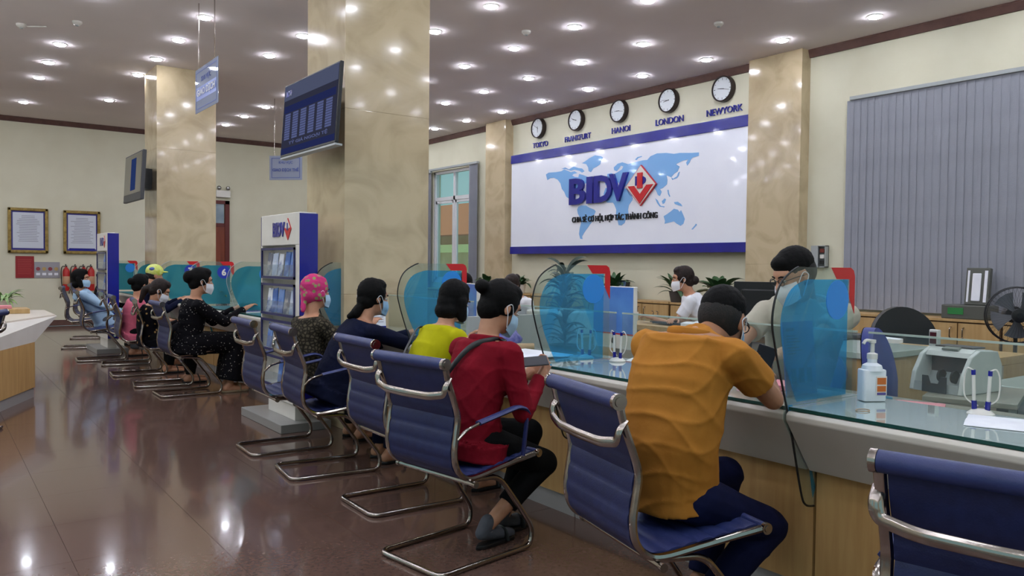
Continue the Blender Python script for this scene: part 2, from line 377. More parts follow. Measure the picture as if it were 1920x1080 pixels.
for k in range(9): ln.box((-.12, -.006, .15-k*.035), (.12-.01*(k % 3), -.004, .156-k*.035))
ln.build('print_lines', mat('poster_print', '#b8504c', .5), t, kind='stuff')
t = thing('poster', 'grey fire safety instruction poster beside the red poster', 'poster', (2.0, YF-.01, 1.15))
MB().box((-.225, -.004, -.165), (.225, .004, .16)).build('sheet', mat('poster_grey', '#98959a', .4), t)
for k in range(4):
    MB().lathe([(.038, 0), (.038, .003)], 14, Matrix.Translation((-.16+.107*k, -.004, .02)) @ Matrix.Rotation(math.pi/2, 4, 'X')).build('pictogram', mat('pictogram_%d' % (k % 2), ('#8a3a40', '#b59a63')[k % 2], .5), t)
    MB().box((-.195+.107*k, -.006, -.11), (-.125+.107*k, -.004, -.06)).build('caption_block', M_paper, t)
def extinguisher(x, label):
    t = thing('fire_extinguisher', label, 'fire extinguisher', (x, YF-.1, .72), 0, 'red fire extinguishers on the back wall')
    M_ex = mat('extinguisher_red', '#b01f1d', .3)
    MB().lathe([(.03, 0), (.062, .0), (.065, .03), (.065, .40), (.055, .44), (.03, .47), (.02, .49), (.02, .5)], 16).build('cylinder_body', M_ex, t, smooth=True)
    MB().lathe([(.0655, .14), (.0662, .141), (.0662, .3), (.0655, .301)], 16).build('label_sheet', mat('ext_label', '#b98d6c', .5), t, smooth=True)
    MB().box((-.012, -.06, .5), (.012, .05, .52)).box((-.01, -.09, .53), (.01, .04, .545), Matrix.Rotation(-.25, 4, 'X')).build('handle', M_black, t)
    MB().tube(spline([(-.015, 0, .5), (-.07, 0, .5), (-.09, 0, .4), (-.085, 0, .2), (-.075, 0, .1)], 4), .009).build('hose', M_black, t, smooth=True)
    MB().box((-.05, .065, .2), (.05, .1, .26)).build('bracket', M_steel, t)
for x, l in ((2.33, 'red fire extinguisher nearest the grey safety poster'), (2.50, 'second red fire extinguisher from the grey safety poster'), (2.65, 'third red fire extinguisher from the grey safety poster'), (2.79, 'red fire extinguisher farthest from the grey safety poster')): extinguisher(x, l)
# ---- downlights
M_lens = emis('downlight_lens', '#eef2ff', LAMP)
ringm = MB().lathe([(.068, 0), (.085, 0), (.088, -.006), (.07, -.01), (.068, -.002)], 20, cap=False).mesh('rim', M_white, True)
lensm = MB().lathe([(.001, -.028), (.05, -.025), (.066, -.018), (.068, -.002), (.001, -.001)], 20).mesh('lens', M_lens)
xs = [1.45, 2.64, 3.83, 5.03, 6.24, 7.4, 8.62]; skip = {(7.4, 6.06), (3.83, 12.06), (2.64, 14.46), (2.64, 16.86), (1.45, 15.66), (1.45, 10.86), (6.24, 16.86), (3.83, 13.26), (3.83, 14.46)}
for x in [-3.32, -2.13, -.94, .26]+xs:
    for j in range(-5, 11):
        y = round(4.86+1.2*j, 2)
        if (x, y) in skip or not (YB+.3 < y < YF-.3): continue
        if 2.6 < x < 3.6 and (5.9 < y < 6.8 or 12.4 < y < 13.25): continue
        r_ = bpy.data.objects.new('downlight', None); C.objects.link(r_); r_.location = (x, y, ZC)
        tag(r_, 'round white recessed downlight glowing in the ceiling grid', 'ceiling light', 'round recessed ceiling downlights')
        for nm, me in (('rim', ringm), ('lens', lensm)):
            o = bpy.data.objects.new(nm, me); C.objects.link(o); o.parent = r_
for (x, y, l) in ((.956, 11.35, 'smoke detector on the ceiling with a short conduit arm'), (1.48, 10.8, 'flat round smoke detector between ceiling lights over the waiting area'), (7.45, 6.1, 'smoke detector on the ceiling near the world map wall'), (5.9, 7.76, 'small smoke detector on the ceiling over the counter hall')):
    t = thing('smoke_detector', l, 'detector', (x, y, ZC))
    MB().lathe([(.055, 0), (.055, -.02), (.035, -.04), (.01, -.045)], 16).build('base', M_white, t, smooth=True)
    MB().lathe([(.02, -.045), (.02, -.055), (.005, -.058)], 10).build('sensor_cap', M_grey, t)
    if x < 1: MB().tube([(.04, 0, -.02), (.25, -.12, -.012)], .008, 6).build('conduit', M_white, t)
# ---- board with world map
bd = thing('sign_board', 'large white board with navy bands and pale blue world map', 'sign', (9.16, 9.7, 1.57))
bx = lambda a, b: [tuple(np.subtract(p, (9.16, 9.7, 1.57))) for p in (a, b)]
MB().box(*bx((9.16, 6.95, 1.70), (9.32, 12.46, 3.31))).build('panel', M_board, bd)
MB().box(*bx((9.145, 6.95, 3.31), (9.32, 12.47, 3.47))).build('band', M_blue, bd, bevel=.004)
MB().box(*bx((9.145, 6.95, 1.57), (9.32, 12.47, 1.71))).build('band', M_blue, bd, bevel=.004)
S = 5.685
def wall_poly(pts, x, th, nm, m, parent, off, ox=1000, oy=270, s=S):
    q = [at(a/s+ox, b/s+oy, x=x) for a, b in pts]
    mb = MB(); mb.prism([(v.y, v.z) for v in q], 'x', x, x-th)
    o = mb.build(nm, m, parent); o.location = -Vector(off)
    bm = bmesh.new(); bm.from_mesh(o.data); bmesh.ops.triangulate(bm, faces=bm.faces); bmesh.ops.recalc_face_normals(bm, faces=bm.faces); bm.to_mesh(o.data); bm.free()
    return o
OFF = (9.16, 9.7, 1.57)
CONT = {'north_america': [(135, 325), (165, 305), (240, 300), (300, 290), (330, 270), (400, 300), (440, 290), (470, 310), (430, 320), (415, 335), (440, 350), (480, 355), (490, 320), (530, 330), (580, 350), (600, 370), (560, 380), (590, 400), (540, 430), (520, 440), (500, 470), (480, 480), (460, 530), (440, 520), (400, 530), (390, 560), (420, 590), (440, 580), (430, 600), (470, 620), (500, 645), (480, 650), (430, 620), (390, 590), (350, 560), (330, 510), (305, 480), (290, 420), (260, 380), (220, 360), (180, 365), (150, 385)],
 'greenland': [(520, 205), (560, 180), (600, 150), (660, 120), (720, 130), (745, 145), (720, 180), (715, 215), (680, 240), (640, 260), (615, 300), (590, 290), (585, 250), (565, 215)],
 'canadian_islands': [(300, 265), (340, 250), (380, 270), (430, 240), (480, 255), (520, 260), (545, 290), (520, 305), (490, 285), (440, 275), (400, 285), (350, 268)],
 'south_america': [(480, 670), (510, 655), (560, 655), (600, 680), (650, 700), (665, 720), (640, 770), (625, 830), (590, 880), (560, 920), (540, 950), (520, 985), (525, 1015), (500, 1010), (488, 960), (495, 900), (510, 840), (500, 790), (475, 740), (468, 700)],
 'africa': [(770, 470), (850, 450), (900, 460), (960, 470), (1000, 480), (1030, 540), (1060, 575), (1055, 600), (1020, 650), (1010, 700), (1015, 760), (985, 800), (975, 840), (940, 868), (910, 865), (900, 820), (880, 760), (885, 700), (865, 650), (850, 625), (790, 625), (755, 590), (750, 530)],
 'europe_and_asia': [(790, 320), (830, 310), (860, 320), (900, 300), (945, 270), (960, 240), (935, 230), (915, 260), (890, 290), (862, 280), (858, 250), (900, 210), (950, 195), (1010, 215), (1080, 195), (1160, 175), (1215, 170), (1250, 130), (1320, 100), (1420, 95), (1500, 105), (1560, 95), (1620, 95), (1690, 95), (1765, 90), (1765, 125), (1700, 145), (1680, 165), (1665, 200), (1640, 230), (1630, 200), (1650, 165), (1590, 180), (1530, 210), (1525, 220), (1560, 240), (1540, 290), (1500, 320), (1470, 355), (1420, 335), (1430, 385), (1425, 430), (1380, 470), (1350, 480), (1368, 510), (1350, 555), (1330, 545), (1310, 500), (1290, 470), (1250, 520), (1220, 575), (1190, 510), (1150, 470), (1100, 460), (1090, 500), (1050, 560), (1025, 545), (1000, 490), (985, 450), (940, 440), (905, 410), (880, 400), (900, 440), (850, 400), (800, 420), (770, 440), (765, 400), (800, 390), (790, 355)],
 'australia': [(1390, 770), (1430, 745), (1470, 715), (1500, 690), (1540, 700), (1560, 725), (1575, 705), (1600, 760), (1615, 800), (1600, 850), (1570, 872), (1530, 850), (1500, 825), (1460, 835), (1400, 850), (1405, 820)],
 'new_guinea': [(1500, 620), (1540, 615), (1575, 640), (1590, 665), (1550, 655), (1510, 640)],
 'sumatra': [(1300, 580), (1325, 600), (1345, 640), (1360, 660), (1400, 665), (1395, 675), (1350, 668), (1320, 630)],
 'borneo': [(1370, 610), (1400, 580), (1415, 590), (1400, 630), (1380, 640)],
 'japan': [(1470, 355), (1490, 370), (1530, 345), (1545, 305), (1562, 295), (1550, 340), (1530, 365), (1480, 382)],
 'new_zealand': [(1685, 910), (1720, 870), (1735, 848), (1745, 862), (1700, 912)],
 'novaya_zemlya': [(1085, 165), (1110, 140), (1155, 128), (1160, 135), (1120, 150), (1100, 172)],
 'philippines': [(1430, 490), (1442, 488), (1445, 520), (1460, 560), (1450, 562), (1435, 530)]}
for nm, pts in CONT.items(): wall_poly(pts, 9.159, .003, 'continent', M_map, bd, OFF)
lg = thing('wall_lettering', 'large raised navy BIDV letters on the world map board', 'sign', (9.1, 9.97, 2.4))
def local(o, base): o.location = -Vector(base)
S_l = [('B', 10.69, 10.27, 2.42, 2.875), ('I', 10.235, 10.08, 2.42, 2.875), ('D', 10.045, 9.615, 2.42, 2.875), ('V', 9.68, 9.25, 2.42, 2.875)]
for ch, y0, y1, z0, z1 in S_l:
    local(text(ch, 'letter', M_blue, lg, (9.155, y0, z0), YN, ZP, y0-y1, z1-z0, .045, bold=.035), (9.1, 9.97, 2.4))
em = thing('logo_emblem', 'red and white diamond emblem beside the raised navy letters', 'sign', (9.1, 8.97, 2.33))
def dia(pts, x, th, nm, m): 
    o = MB().prism(pts, 'x', x, x-th).build(nm, m, em); o.location = -Vector((9.1, 8.97, 2.33)); return o
cyd, czd = 8.965, 2.64
dia([(cyd, czd-.325), (cyd-.335, czd), (cyd, czd+.325), (cyd+.335, czd)], 9.155, .03, 'diamond_border', M_red)
dia([(cyd, czd-.31), (cyd-.32, czd), (cyd, czd+.31), (cyd+.32, czd)], 9.125, .005, 'diamond_plate', M_white)
dia([(cyd+.27, czd), (cyd+.13, czd), (cyd, czd-.14), (cyd-.14, czd), (cyd-.28, czd), (cyd, czd-.29)], 9.12, .012, 'chevron', M_red)
local(text('D', 'letter', M_blue, em, (9.119, cyd+.11, czd+.0), YN, ZP, .24, .15, .006, bold=.05), (9.1, 8.97, 2.33))
dia([(cyd+.055, czd-.045), (cyd+.055, czd+.2), (cyd-.055, czd+.2), (cyd-.055, czd-.045)], 9.12, .02, 'bar', M_red)
sl = thing('wall_lettering', 'black raised slogan line under the navy letters on the board', 'sign', (9.14, 9.6, 2.12))
M_letk = mat('black_letter', '#15151a', .4)
local(text('CHIA SẺ CƠ HỘI, HỢP TÁC THÀNH CÔNG', 'lettering', M_letk, sl, (9.155, 10.63, 2.085), YN, ZP, 2.02, .155, .02, bold=.012), (9.14, 9.6, 2.12))
# ---- clocks and city names
M_clk = mat('clock_rim', '#2a1d1a', .35); M_face = mat('clock_face', '#cfd3d6', .3)
def clock(cy, city, label, hr, mn, y0, y1):
    t = thing('wall_clock', label, 'clock', (XR-.06, cy, 3.93))
    R90 = Matrix.Rotation(-math.pi/2, 4, 'Y')
    MB().lathe([(.165, .0), (.165, -.058), (.19, -.055), (.185, .02), (.17, .03), (.165, .012), (.165, .0)], 36, R90, cap=False).build('rim', M_clk, t, smooth=True)
    MB().lathe([(.001, 0), (.168, 0), (.168, .004), (.001, .004)], 36, R90).build('dial', M_face, t)
    tk = MB()
    for k in range(12):
        a = k*math.pi/6; L0 = .135 if k % 3 else .125; p = lambda r, d: (-.0055, -(math.sin(a)*r+math.cos(a)*d), math.cos(a)*r-math.sin(a)*d)
        tk.add([p(L0, -.004), p(L0, .004), p(.155, .004), p(.155, -.004)], [(0, 1, 2, 3)])
    tk.build('hour_marks', M_letk, t)
    for nm, a, l, wd, dx in (('hour_hand', hr, .085, .006, -.008), ('minute_hand', mn, .125, .004, -.011)):
        a = math.radians(a); p = lambda r, d: (-(math.sin(a)*r+math.cos(a)*d), math.cos(a)*r-math.sin(a)*d)
        MB().prism([p(-.03, -wd), p(-.03, wd), p(l, wd*.5), p(l, -wd*.5)], 'x', dx, dx-.002).build(nm, M_letk, t)
    s = thing('wall_lettering', 'navy raised letters reading %s under a wall clock' % city, 'sign', (XR-.02, cy, 3.58))
    local(text(city, 'lettering', M_blue, s, (XR-.001, y0, 3.578), YN, ZP, y0-y1, .098, .02, bold=.008), (XR-.02, cy, 3.58))
clock(11.8, 'TOKYO', 'round brown rimmed wall clock above the word TOKYO', 175, 300, 12.0, 11.55)
clock(10.72, 'FRANKFURT', 'round brown rimmed wall clock above the word FRANKFURT', 285, 292, 11.06, 10.37)
clock(9.645, 'HANOI', 'round brown rimmed wall clock above the word HANOI', 272, 100, 9.84, 9.41)
clock(8.55, 'LONDON', 'round brown rimmed wall clock above the word LONDON', 260, 278, 8.84, 8.27)
clock(7.5, 'NEWYORK', 'round brown rimmed wall clock above the word NEWYORK', 278, 103, 7.82, 7.18)
# open fuse box between pillar and blind
t = thing('fuse_box', 'open grey fuse box on the wall beside the wide blind', 'fuse box', (9.3, 5.9, 1.51))
MB().box((-.05, -.1, -.14), (.03, .1, -.13)).box((-.05, -.1, .13), (.03, .1, .14)).box((-.05, -.1, -.14), (.03, -.09, .14)).box((-.05, .09, -.14), (.03, .1, .14)).box((.02, -.1, -.14), (.03, .1, .14)).build('case', M_grey, t)
MB().box((-.06, .0, -.14), (-.05, .1, .14)).build('lid', M_grey, t)
for k in range(3): MB().box((-.03, -.07, -.1+.075*k), (.02, -.01, -.05+.075*k)).build('breaker', (M_black, M_white, mat('copper_red', '#6e2c20', .5))[k % 3], t)
# ---- hanging signs
M_sign = glass('sign_acrylic', '#aeb6cc', .35, .03, .8)
M_signt = mat('sign_blue', '#41539b', .5)
def hang_sign(x, y0, y1, z0, z1, label, lines, facing='x'):
    cy = (y0+y1)/2; t = thing('hanging_sign', label, 'sign', (x, cy, z1))
    W = (y1-y0)/2; H = z1-z0
    MB().box((-.004, -W, -H), (.004, W, 0)).build('panel', M_sign, t, bevel=.003)
    b = MB()
    for (a0, a1, c0, c1) in ((-W+.04, W-.04, -.045, -.037), (-W+.04, W-.04, -H+.037, -H+.045), (-W+.04, -W+.048, -H+.04, -.04), (W-.048, W-.04, -H+.04, -.04)): b.box((-.006, a0, c0), (-.004, a1, c1))
    b.build('border_line', M_signt, t)
    text(lines[0], 'lettering', M_signt, t, (-.006, W*.42, -H*.36), YN, ZP, W*.84, H*.16, .002, bold=.01)
    MB().box((-.0052, -W+.05, -H*.73), (-.004, W-.05, -H*.43)).build('blue_band', mat('sign_band', '#6d7fbe', .4), t)
    text(lines[1], 'lettering', M_paper if len(lines) > 2 else M_signt, t, (-.009, W*.8, -H*.68), YN, ZP, W*1.6, H*.2, .002, bold=.02)
    for yy in (-W*.7, W*.7): MB().cyl((0, yy, 0), (0, yy, ZC-z1), .006, 6).build('suspension_rod', M_chrome, t)
    return t
hang_sign(2.45, 8.47, 9.32, 3.0, 3.48, 'larger hanging acrylic sign on two rods before the far pillar', ['KHU VỰC', 'GIAO DỊCH', 1])
s2 = hang_sign(0, -.3, .3, 0, .42, 'small hanging acrylic sign beyond the rate screen, against the back wall', ['KHU VỰC', 'GIAO DỊCH THẺ'])
for c in s2.children:
    if c.name.startswith('blue_band'): bpy.data.objects.remove(c)
s2.location = at(536, 292, y=13.5); s2.rotation_euler = (0, 0, math.pi/4)
for c in s2.children:
    if c.name.startswith('suspension_rod'): c.scale = (1, 1, (ZC-s2.location.z)/(ZC-.42))
# ---- TVs on the pillars
t = thing('television', 'large wall screen showing the exchange rate table on the near pillar', 'television', (2.52, 6.16, 2.56)); t.rotation_euler = (0, math.radians(4), 0)
MB().box((-.03, -.57, -.31), (.0, .57, .31)).build('case', M_black, t, bevel=.006)
sc_bg = emis('screen_grey', '#3a3c50', .8); sc_bl = emis('screen_blue', '#28305f', .9); sc_lt = emis('screen_cell', '#6a74a8', .75); sc_hd = emis('screen_header', '#5c6380', .8)
MB().box((-.032, -.555, -.29), (-.03, .555, .295)).build('screen', sc_bg, t)
MB().box((-.034, -.555, .17), (-.032, .555, .295)).build('header_band', sc_hd, t)
text('BIDV', 'lettering', M_blue, t, (-.0345, .52, .2), YN, ZP, .14, .05, .001, bold=.03)
MB().box((-.034, -.53, .06), (-.032, .53, .12)).build('title_band', sc_bl, t); MB().box((-.034, -.555, -.29), (-.032, .555, -.24)).build('footer_band', sc_bl, t)
for c in range(6):
    y0 = .5-c*.172; cb = MB()
    for r_ in range(11): cb.box((-.034, y0-.115, .035-r_*.0205), (-.032, y0, .05-r_*.0205))
    o = cb.build('rate_column', sc_lt, t); o['kind'] = 'stuff'
text('TỶ GIÁ NGOẠI TỆ', 'lettering', sc_lt, t, (-.034, .38, -.225), YN, ZP, .8, .04, .001, bold=.02)
MB().box((-.028, -.57, -.325), (.03, .57, -.31)).build('speaker_bar', M_grey, t)
MB().box((.0, .02, -.15), (.17, .32, .15)).build('wall_mount', M_black, t)
t = thing('television', 'dark wall television with a faint blue figure on the far pillar', 'television', (2.48, 12.68, 2.58)); t.rotation_euler = (0, math.radians(3), 0)
MB().box((-.03, -.6, -.36), (.02, .6, .34)).build('case', M_dark, t, bevel=.008)
MB().box((-.033, -.57, -.25), (-.03, .57, .32)).build('screen', mat('dead_screen', '#2e2d33', .12, coat=.5), t)
MB().box((-.035, -.2, -.2), (-.033, .12, .26)).build('bright_picture', emis('tv_picture', '#31457e', .7), t)
MB().box((.02, .02, -.15), (.24, .35, .15)).build('wall_mount', M_black, t)
# ================================================================ COUNTER
M_inner = mat('inner_worktop', '#8f8b7c', .3, col2='#878374', scale=4)
def counter(y0, y1, where):
    t = thing('bank_counter', 'white and maple counter unit ' + where, 'counter', (2.8, (y0+y1)/2, 0), 0, 'units of the long teller counter')
    g = .006; a, b = y0+g-(y0+y1)/2, y1-g-(y0+y1)/2; X = 2.8
    P = lambda pts: [(p[0]-X, p[1]) for p in pts]
    MB().prism(P([(2.80, .57), (2.735, .573), (2.578, .785), (2.578, .805), (2.592, .818), (3.1, .82), (3.1, .78), (2.85, .77)]), 'y', a, b).build('fascia', M_fascia, t, bevel=.004)
    MB().box((-.01, a, .105), (.01, b, .572)).build('front_panel', M_wood, t)
    MB().box((.0, a, 0), (.02, b, .103)).build('kick_panel', M_kick, t)
    MB().box((.26, a, 0), (.3, b, .78)).build('back_panel', M_woodg, t)
    gt = MB().box((2.60-X, a, .8205), (3.1-X, b, .8325)).build('glass_top', M_glasstop, t)
    MB().box((2.597-X, a, .8205), (2.6-X, b, .8325)).build('glass_edge', G_edge, gt)
    MB().box((.3, a, .70), (.95, b, .74)).build('inner_desk', M_inner, t)
    MB().box((.305, a+.02, .74), (.311, b-.02, 1.09)).build('glass_barrier', G_clear, t)
    MB().box((.303, a+.02, 1.088), (.313, b-.02, 1.096)).build('barrier_edge', mat('barrier_edge', '#a9b5a8', .2), t)
    return t
SEG = [-1.1, .34, 1.77, 3.2, 4.64, 5.96]
WH = ['nearest the lower right corner', 'beside the money counting machine', 'in front of the man in the orange polo', 'beside the woman in red', 'before the woman in navy']
for k in range(5): counter(SEG[k], SEG[k+1], WH[k])
SEG2 = [6.76, 8.32, 9.82, 11.33, 12.41]
for k in range(4): counter(SEG2[k], SEG2[k+1], ['beyond the near marble pillar', 'before the woman in the black dotted dress', 'before the person in the yellow cap', 'up to the far marble pillar'][k])
counter(13.21, 14.8, 'beyond the far marble pillar')
G_teal = glass('teal_film', '#63bccd', .62, .2, .3, True); M_badge = mat('badge_blue', '#2f86d8', .3); M_badged = mat('badge_navy', '#2636a4', .3)
def screen(y, label, num=None, far=False):
    t = thing('counter_screen', label, 'screen', (2.8, y, .84), 0, 'sneeze screens between the counter places')
    X, Z = 2.8, .84
    P = lambda pts: [(p[0]-X, p[1]-Z) for p in pts]
    L = [(v.x, v.z) for v in spline([(2.70, 0, 1.356), (2.63, 0, 1.351), (2.532, 0, 1.287), (2.492, 0, 1.169), (2.513, 0, 1.06), (2.56, 0, .919), (2.62, 0, .746), (2.693, 0, .5), (2.727, 0, .440), (2.785, 0, .425)], 5)]
    out = L[:]+[(2.788, .57), (2.733, .572), (2.574, .785), (2.574, .84), (3.03, .84), (3.03, 1.32), (3.02, 1.345), (3.0, 1.356)]
    def poly(pts, y0, y1, nm, m):
        o = MB().prism(P(pts), 'y', y0, y1).build(nm, m, t)
        bm = bmesh.new(); bm.from_mesh(o.data); bmesh.ops.triangulate(bm, faces=bm.faces); bm.to_mesh(o.data); bm.free(); return o
    poly(out, -.002, .002, 'clear_panel', G_clear)
    e = MB().tube([(a-X, 0, b-Z) for a, b in L[4:]], .0042 if not far else .003, 6).build('edge_trim', M_black if not far else M_grey, t, smooth=True)
    M = G_teal if far else G_blue
    fl_ = [(v.x, v.z) for v in spline([(2.76, 0, 1.309), (2.69, 0, 1.307), (2.60, 0, 1.272), (2.55, 0, 1.20), (2.54, 0, 1.12), (2.565, 0, 1.02), (2.605, 0, .93), (2.65, 0, .846)], 4)]
    poly(fl_+[(2.983, .846), (2.983, 1.309)], -.0035, -.002, 'blue_film', M)
    poly([(2.60, .838), (2.622, .838), (2.76, .57), (2.785, .50), (2.77, .46), (2.745, .57), (2.60, .79)], -.0035, -.002, 'blue_strip', M)
    r = poly([(2.86, 1.356), (3.0, 1.356), (3.02, 1.345), (3.03, 1.32), (3.03, 1.17), (2.992, 1.235), (2.992, 1.31), (2.90, 1.31)], -.005, -.0035, 'red_corner', M_red)
    Rm = Matrix.Translation((2.908-X, -.0035, 1.228-Z)) @ Matrix.Rotation(math.pi/2, 4, 'X')
    MB().lathe([(.078, 0), (.078, .002)], 32, Rm).build('round_badge', M_badged if num else M_badge, t)
    if num:
        text(num, 'lettering', M_white, t, (2.908-X, -.007, 1.228-Z), XP, ZP, None, .085, .002, bold=.04, align='CENTER')
    return t
screen(1.77, 'clear and blue curved screen nearest the hand sanitiser bottle')
screen(3.2, 'clear and blue curved screen in front of the tall dark plant')
screen(4.64, 'clear and blue curved screen between the navy and yellow clad women')
screen(6.03, 'clear and teal curved screen behind the woman in navy, against the pillar')
screen(8.32, 'teal curved screen left of the brochure rack', None, True)
screen(9.82, 'teal screen with badge 6, just right of the black dotted dress', '6', True)
screen(11.33, 'teal screen with badge 7, half hidden behind a knotted bun', '7', True)
screen(12.85, 'teal screen with badge 8, directly right of the yellow cap', '8', True)
screen(15.3, 'pale teal curved screen behind the farthest rack', None, True)
# ================================================================ BROCHURE RACKS
def rack(x, y0, y1, ztop, zs, label, full=True):
    t = thing('brochure_rack', label, 'rack', (x, (y0+y1)/2, 0)); c = (y0+y1)/2; a, b = y0-c, y1-c
    MB().box((-.14, a+.02, 0), (.28, b+.1, .07)).build('base', mat('rack_base', '#8f8e8b', .35), t, bevel=.004)
    MB().box((.02, a+.14, .07), (.14, b-.14, .26)).build('plinth', M_white, t, bevel=.004)
    MB().box((.10, a+.008, .2), (.14, b-.008, ztop)).build('back_panel', M_white, t)
    MB().box((.0, a, .22), (.15, a+.008, ztop-.01)).build('side_panel', M_blue, t); MB().box((.0, b-.008, .22), (.15, b, ztop-.01)).build('side_panel', M_blue, t)
    MB().box((0, a+.008, zs[0][1]+.04), (.1, b-.008, ztop)).build('top_panel', M_white, t, bevel=.006)
    MB().box((0, a+.008, .2), (.1, b-.008, zs[-1][0]-.02)).build('bottom_panel', M_white, t, bevel=.004)
    ya, yb = a+.11, b-.05
    MB().box((0, a+.008, zs[-1][0]-.02), (.1, ya-.02, zs[0][1]+.04)).build('stile', M_white, t); MB().box((0, yb+.02, zs[-1][0]-.02), (.1, b-.008, zs[0][1]+.04)).build('stile', M_white, t)
    for z0, z1 in zs:
        s = MB().box((-.012, ya-.02, z0-.02), (.0, ya, z1+.02)).box((-.012, yb, z0-.02), (.0, yb+.02, z1+.02)).box((-.012, ya-.02, z0-.02), (0, yb+.02, z0)).box((-.012, ya-.02, z1), (0, yb+.02, z1+.02)).build('pocket_frame', mat('rack_navy', '#262a5c', .35), t)
        MB().box((-.004, ya, z0), (-.002, yb, z0+(z1-z0)*.45)).build('acrylic_front', G_acryl, s)
        MB().box((0, ya-.02, z0-.025), (.1, yb+.02, z0)).build('shelf', M_white, t)
    text('BIDV', 'lettering', M_blue, t, (-.001, .14, ztop-.19), YN, ZP, .27, .12, .008, bold=.04)
    cy, cz = -.2, ztop-.13
    dm = MB().prism([(cy, cz-.09), (cy-.075, cz), (cy, cz+.09), (cy+.075, cz)], 'x', -.0005, -.006).build('emblem', M_red, t)
    MB().prism([(cy, cz+.0), (cy-.058, cz+.012), (cy, cz+.078), (cy+.058, cz+.012)], 'x', -.006, -.008).build('emblem_inset', M_white, dm)
    MB().box((-.0095, cy-.012, cz-.01), (-.008, cy+.012, cz+.05)).build('emblem_bar', M_blue, dm)
    return t, ya+c, yb+c
zs = [(1.235, 1.455), (.925, 1.155), (.62, .85), (.32, .545)]
r1, ya, yb = rack(2.38, 6.05, 6.95, 1.755, zs, 'tall white brochure rack with navy sides standing before the near pillar')
rk = random.Random(3); M_br = [mat('brochure_%d' % i, c, .35, col2=c2, scale=9, lo=.45, hi=.55) for i, (c, c2) in enumerate((('#3f63b4', '#6f93d0'), ('#d9dde4', '#b9c6dc'), ('#7fa6d8', '#3b66b0'), ('#c9c4ba', '#6a6f80'), ('#2c4f9e', '#e2e6ee')))]
def brochure(x, y, z, w_, h_, tilt, lean, m, label, grp):
    o = MB().box((-.004, -w_/2, 0), (.004, w_/2, h_)).box((-.0055, -w_/2+.01, h_*.62), (-.004, w_/2-.01, h_*.9)).build('brochure', m, None, bevel=.001)
    o.location = (x-.045, y, z+.004); o.rotation_euler = (tilt, lean, 0); return tag(o, label, 'brochure', grp)
cols = ['blue', 'white', 'pale blue', 'beige', 'navy and white']
shelfn = ['top pocket', 'second pocket', 'third pocket', 'lowest pocket']
for si, (z0, z1) in enumerate(zs):
    ys = [ya+.07, ya+.2, ya+.34, ya+.47, ya+.6]
    for k, y in enumerate(ys[:5 if si < 3 else 3]):
        m = (k*2+si) % 5
        brochure(2.43, y, z0, rk.uniform(.095, .125), rk.uniform(.185, .215), rk.uniform(-.16, .16) if k % 2 else 0, .12, M_br[m], '%s leaflet in %s of the near rack, %s' % (cols[m], shelfn[si], ['by the blue side', 'second from the blue side', 'in the middle', 'second from far edge', 'at far edge'][k]), 'leaflets in the near rack')
r2, ya2, yb2 = rack(2.12, 12.72, 13.6, 1.76, zs, 'distant white brochure rack with navy side beyond the yellow cap')
for si, (z0, z1) in enumerate(zs[:3]):
    brochure(2.17, ya2+.25, z0, .12, .2, .1, .12, M_br[(si*2) % 5], 'leaflet in the %s of the distant rack' % shelfn[si], 'leaflets in the distant rack')
# ================================================================ LEFT DESK
ld = thing('service_desk', 'angled white topped desk with maple front at the left edge', 'desk', (.2, 10, 0))
def poly3(pts, z0, z1, nm, m, parent, off=(0, 0, 0), bevel=0):
    return MB().prism([(p[0]-off[0], p[1]-off[1]) for p in pts], 'z', z0, z1).build(nm, m, parent, bevel=bevel)
def frustum(bot, top, z0, z1, nm, m, parent, off):
    n = len(bot); mb = MB(); mb.add([(p[0]-off[0], p[1]-off[1], z0) for p in bot]+[(p[0]-off[0], p[1]-off[1], z1) for p in top], [tuple(range(n))[::-1], tuple(range(n, 2*n))]+[(i, (i+1) % n, n+(i+1) % n, n+i) for i in range(n)])
    return mb.build(nm, m, parent)
o_ = (.2, 10)
frustum([(.86, 9.05), (.84, 10.4), (-1.3, 10.8), (-1.3, 8.3), (-.2, 6.7)], [(1.12, 9.62), (1.12, 10.6), (-1.4, 11.0), (-1.5, 8.1), (-.35, 6.95)], .545, .76, 'fascia', M_white, ld, o_)
MB().prism([(p[0]-.2, p[1]-10) for p in [(.86, 9.05), (.84, 10.4), (-1.3, 10.8), (-1.3, 8.3), (-.2, 6.7)]], 'z', .1, .545).build('front_panel', M_wood, ld)
MB().prism([(p[0]-.2, p[1]-10) for p in [(.85, 9.06), (.83, 10.38), (-1.3, 10.78), (-1.3, 8.32), (-.19, 6.73)]], 'z', 0, .1).build('kick_panel', M_kick, ld)
MB().prism([(p[0]-.2, p[1]-10) for p in [(1.1, 9.63), (1.1, 10.58), (-1.38, 10.96), (-1.48, 8.13), (-.33, 6.98)]], 'z', .76, .775).build('desk_top', mat('desk_cream', '#dcd3c4', .25), ld)
o = MB().box((-.55, -.18, 0), (.55, .18, .05)).build('document_tray', M_woodg, None, bevel=.004); o.location = (.35, 10.1, .776); tag(o, 'low maple tray on the angled desk at the left edge', 'tray')
o = MB().box((-.12, -.1, 0), (.12, .1, .03)).build('paper_stack', M_pink, None, bevel=.003); o.location = (.62, 10.1, .827); tag(o, 'pink paper stack on the maple tray of the left desk', 'paper')
o = MB().box((-.1, -.12, 0), (.1, .12, .035)).build('paper_stack', M_paper, None, bevel=.003); o.location = (.3, 10.1, .827); tag(o, 'white paper stack on the maple tray of the left desk', 'paper')
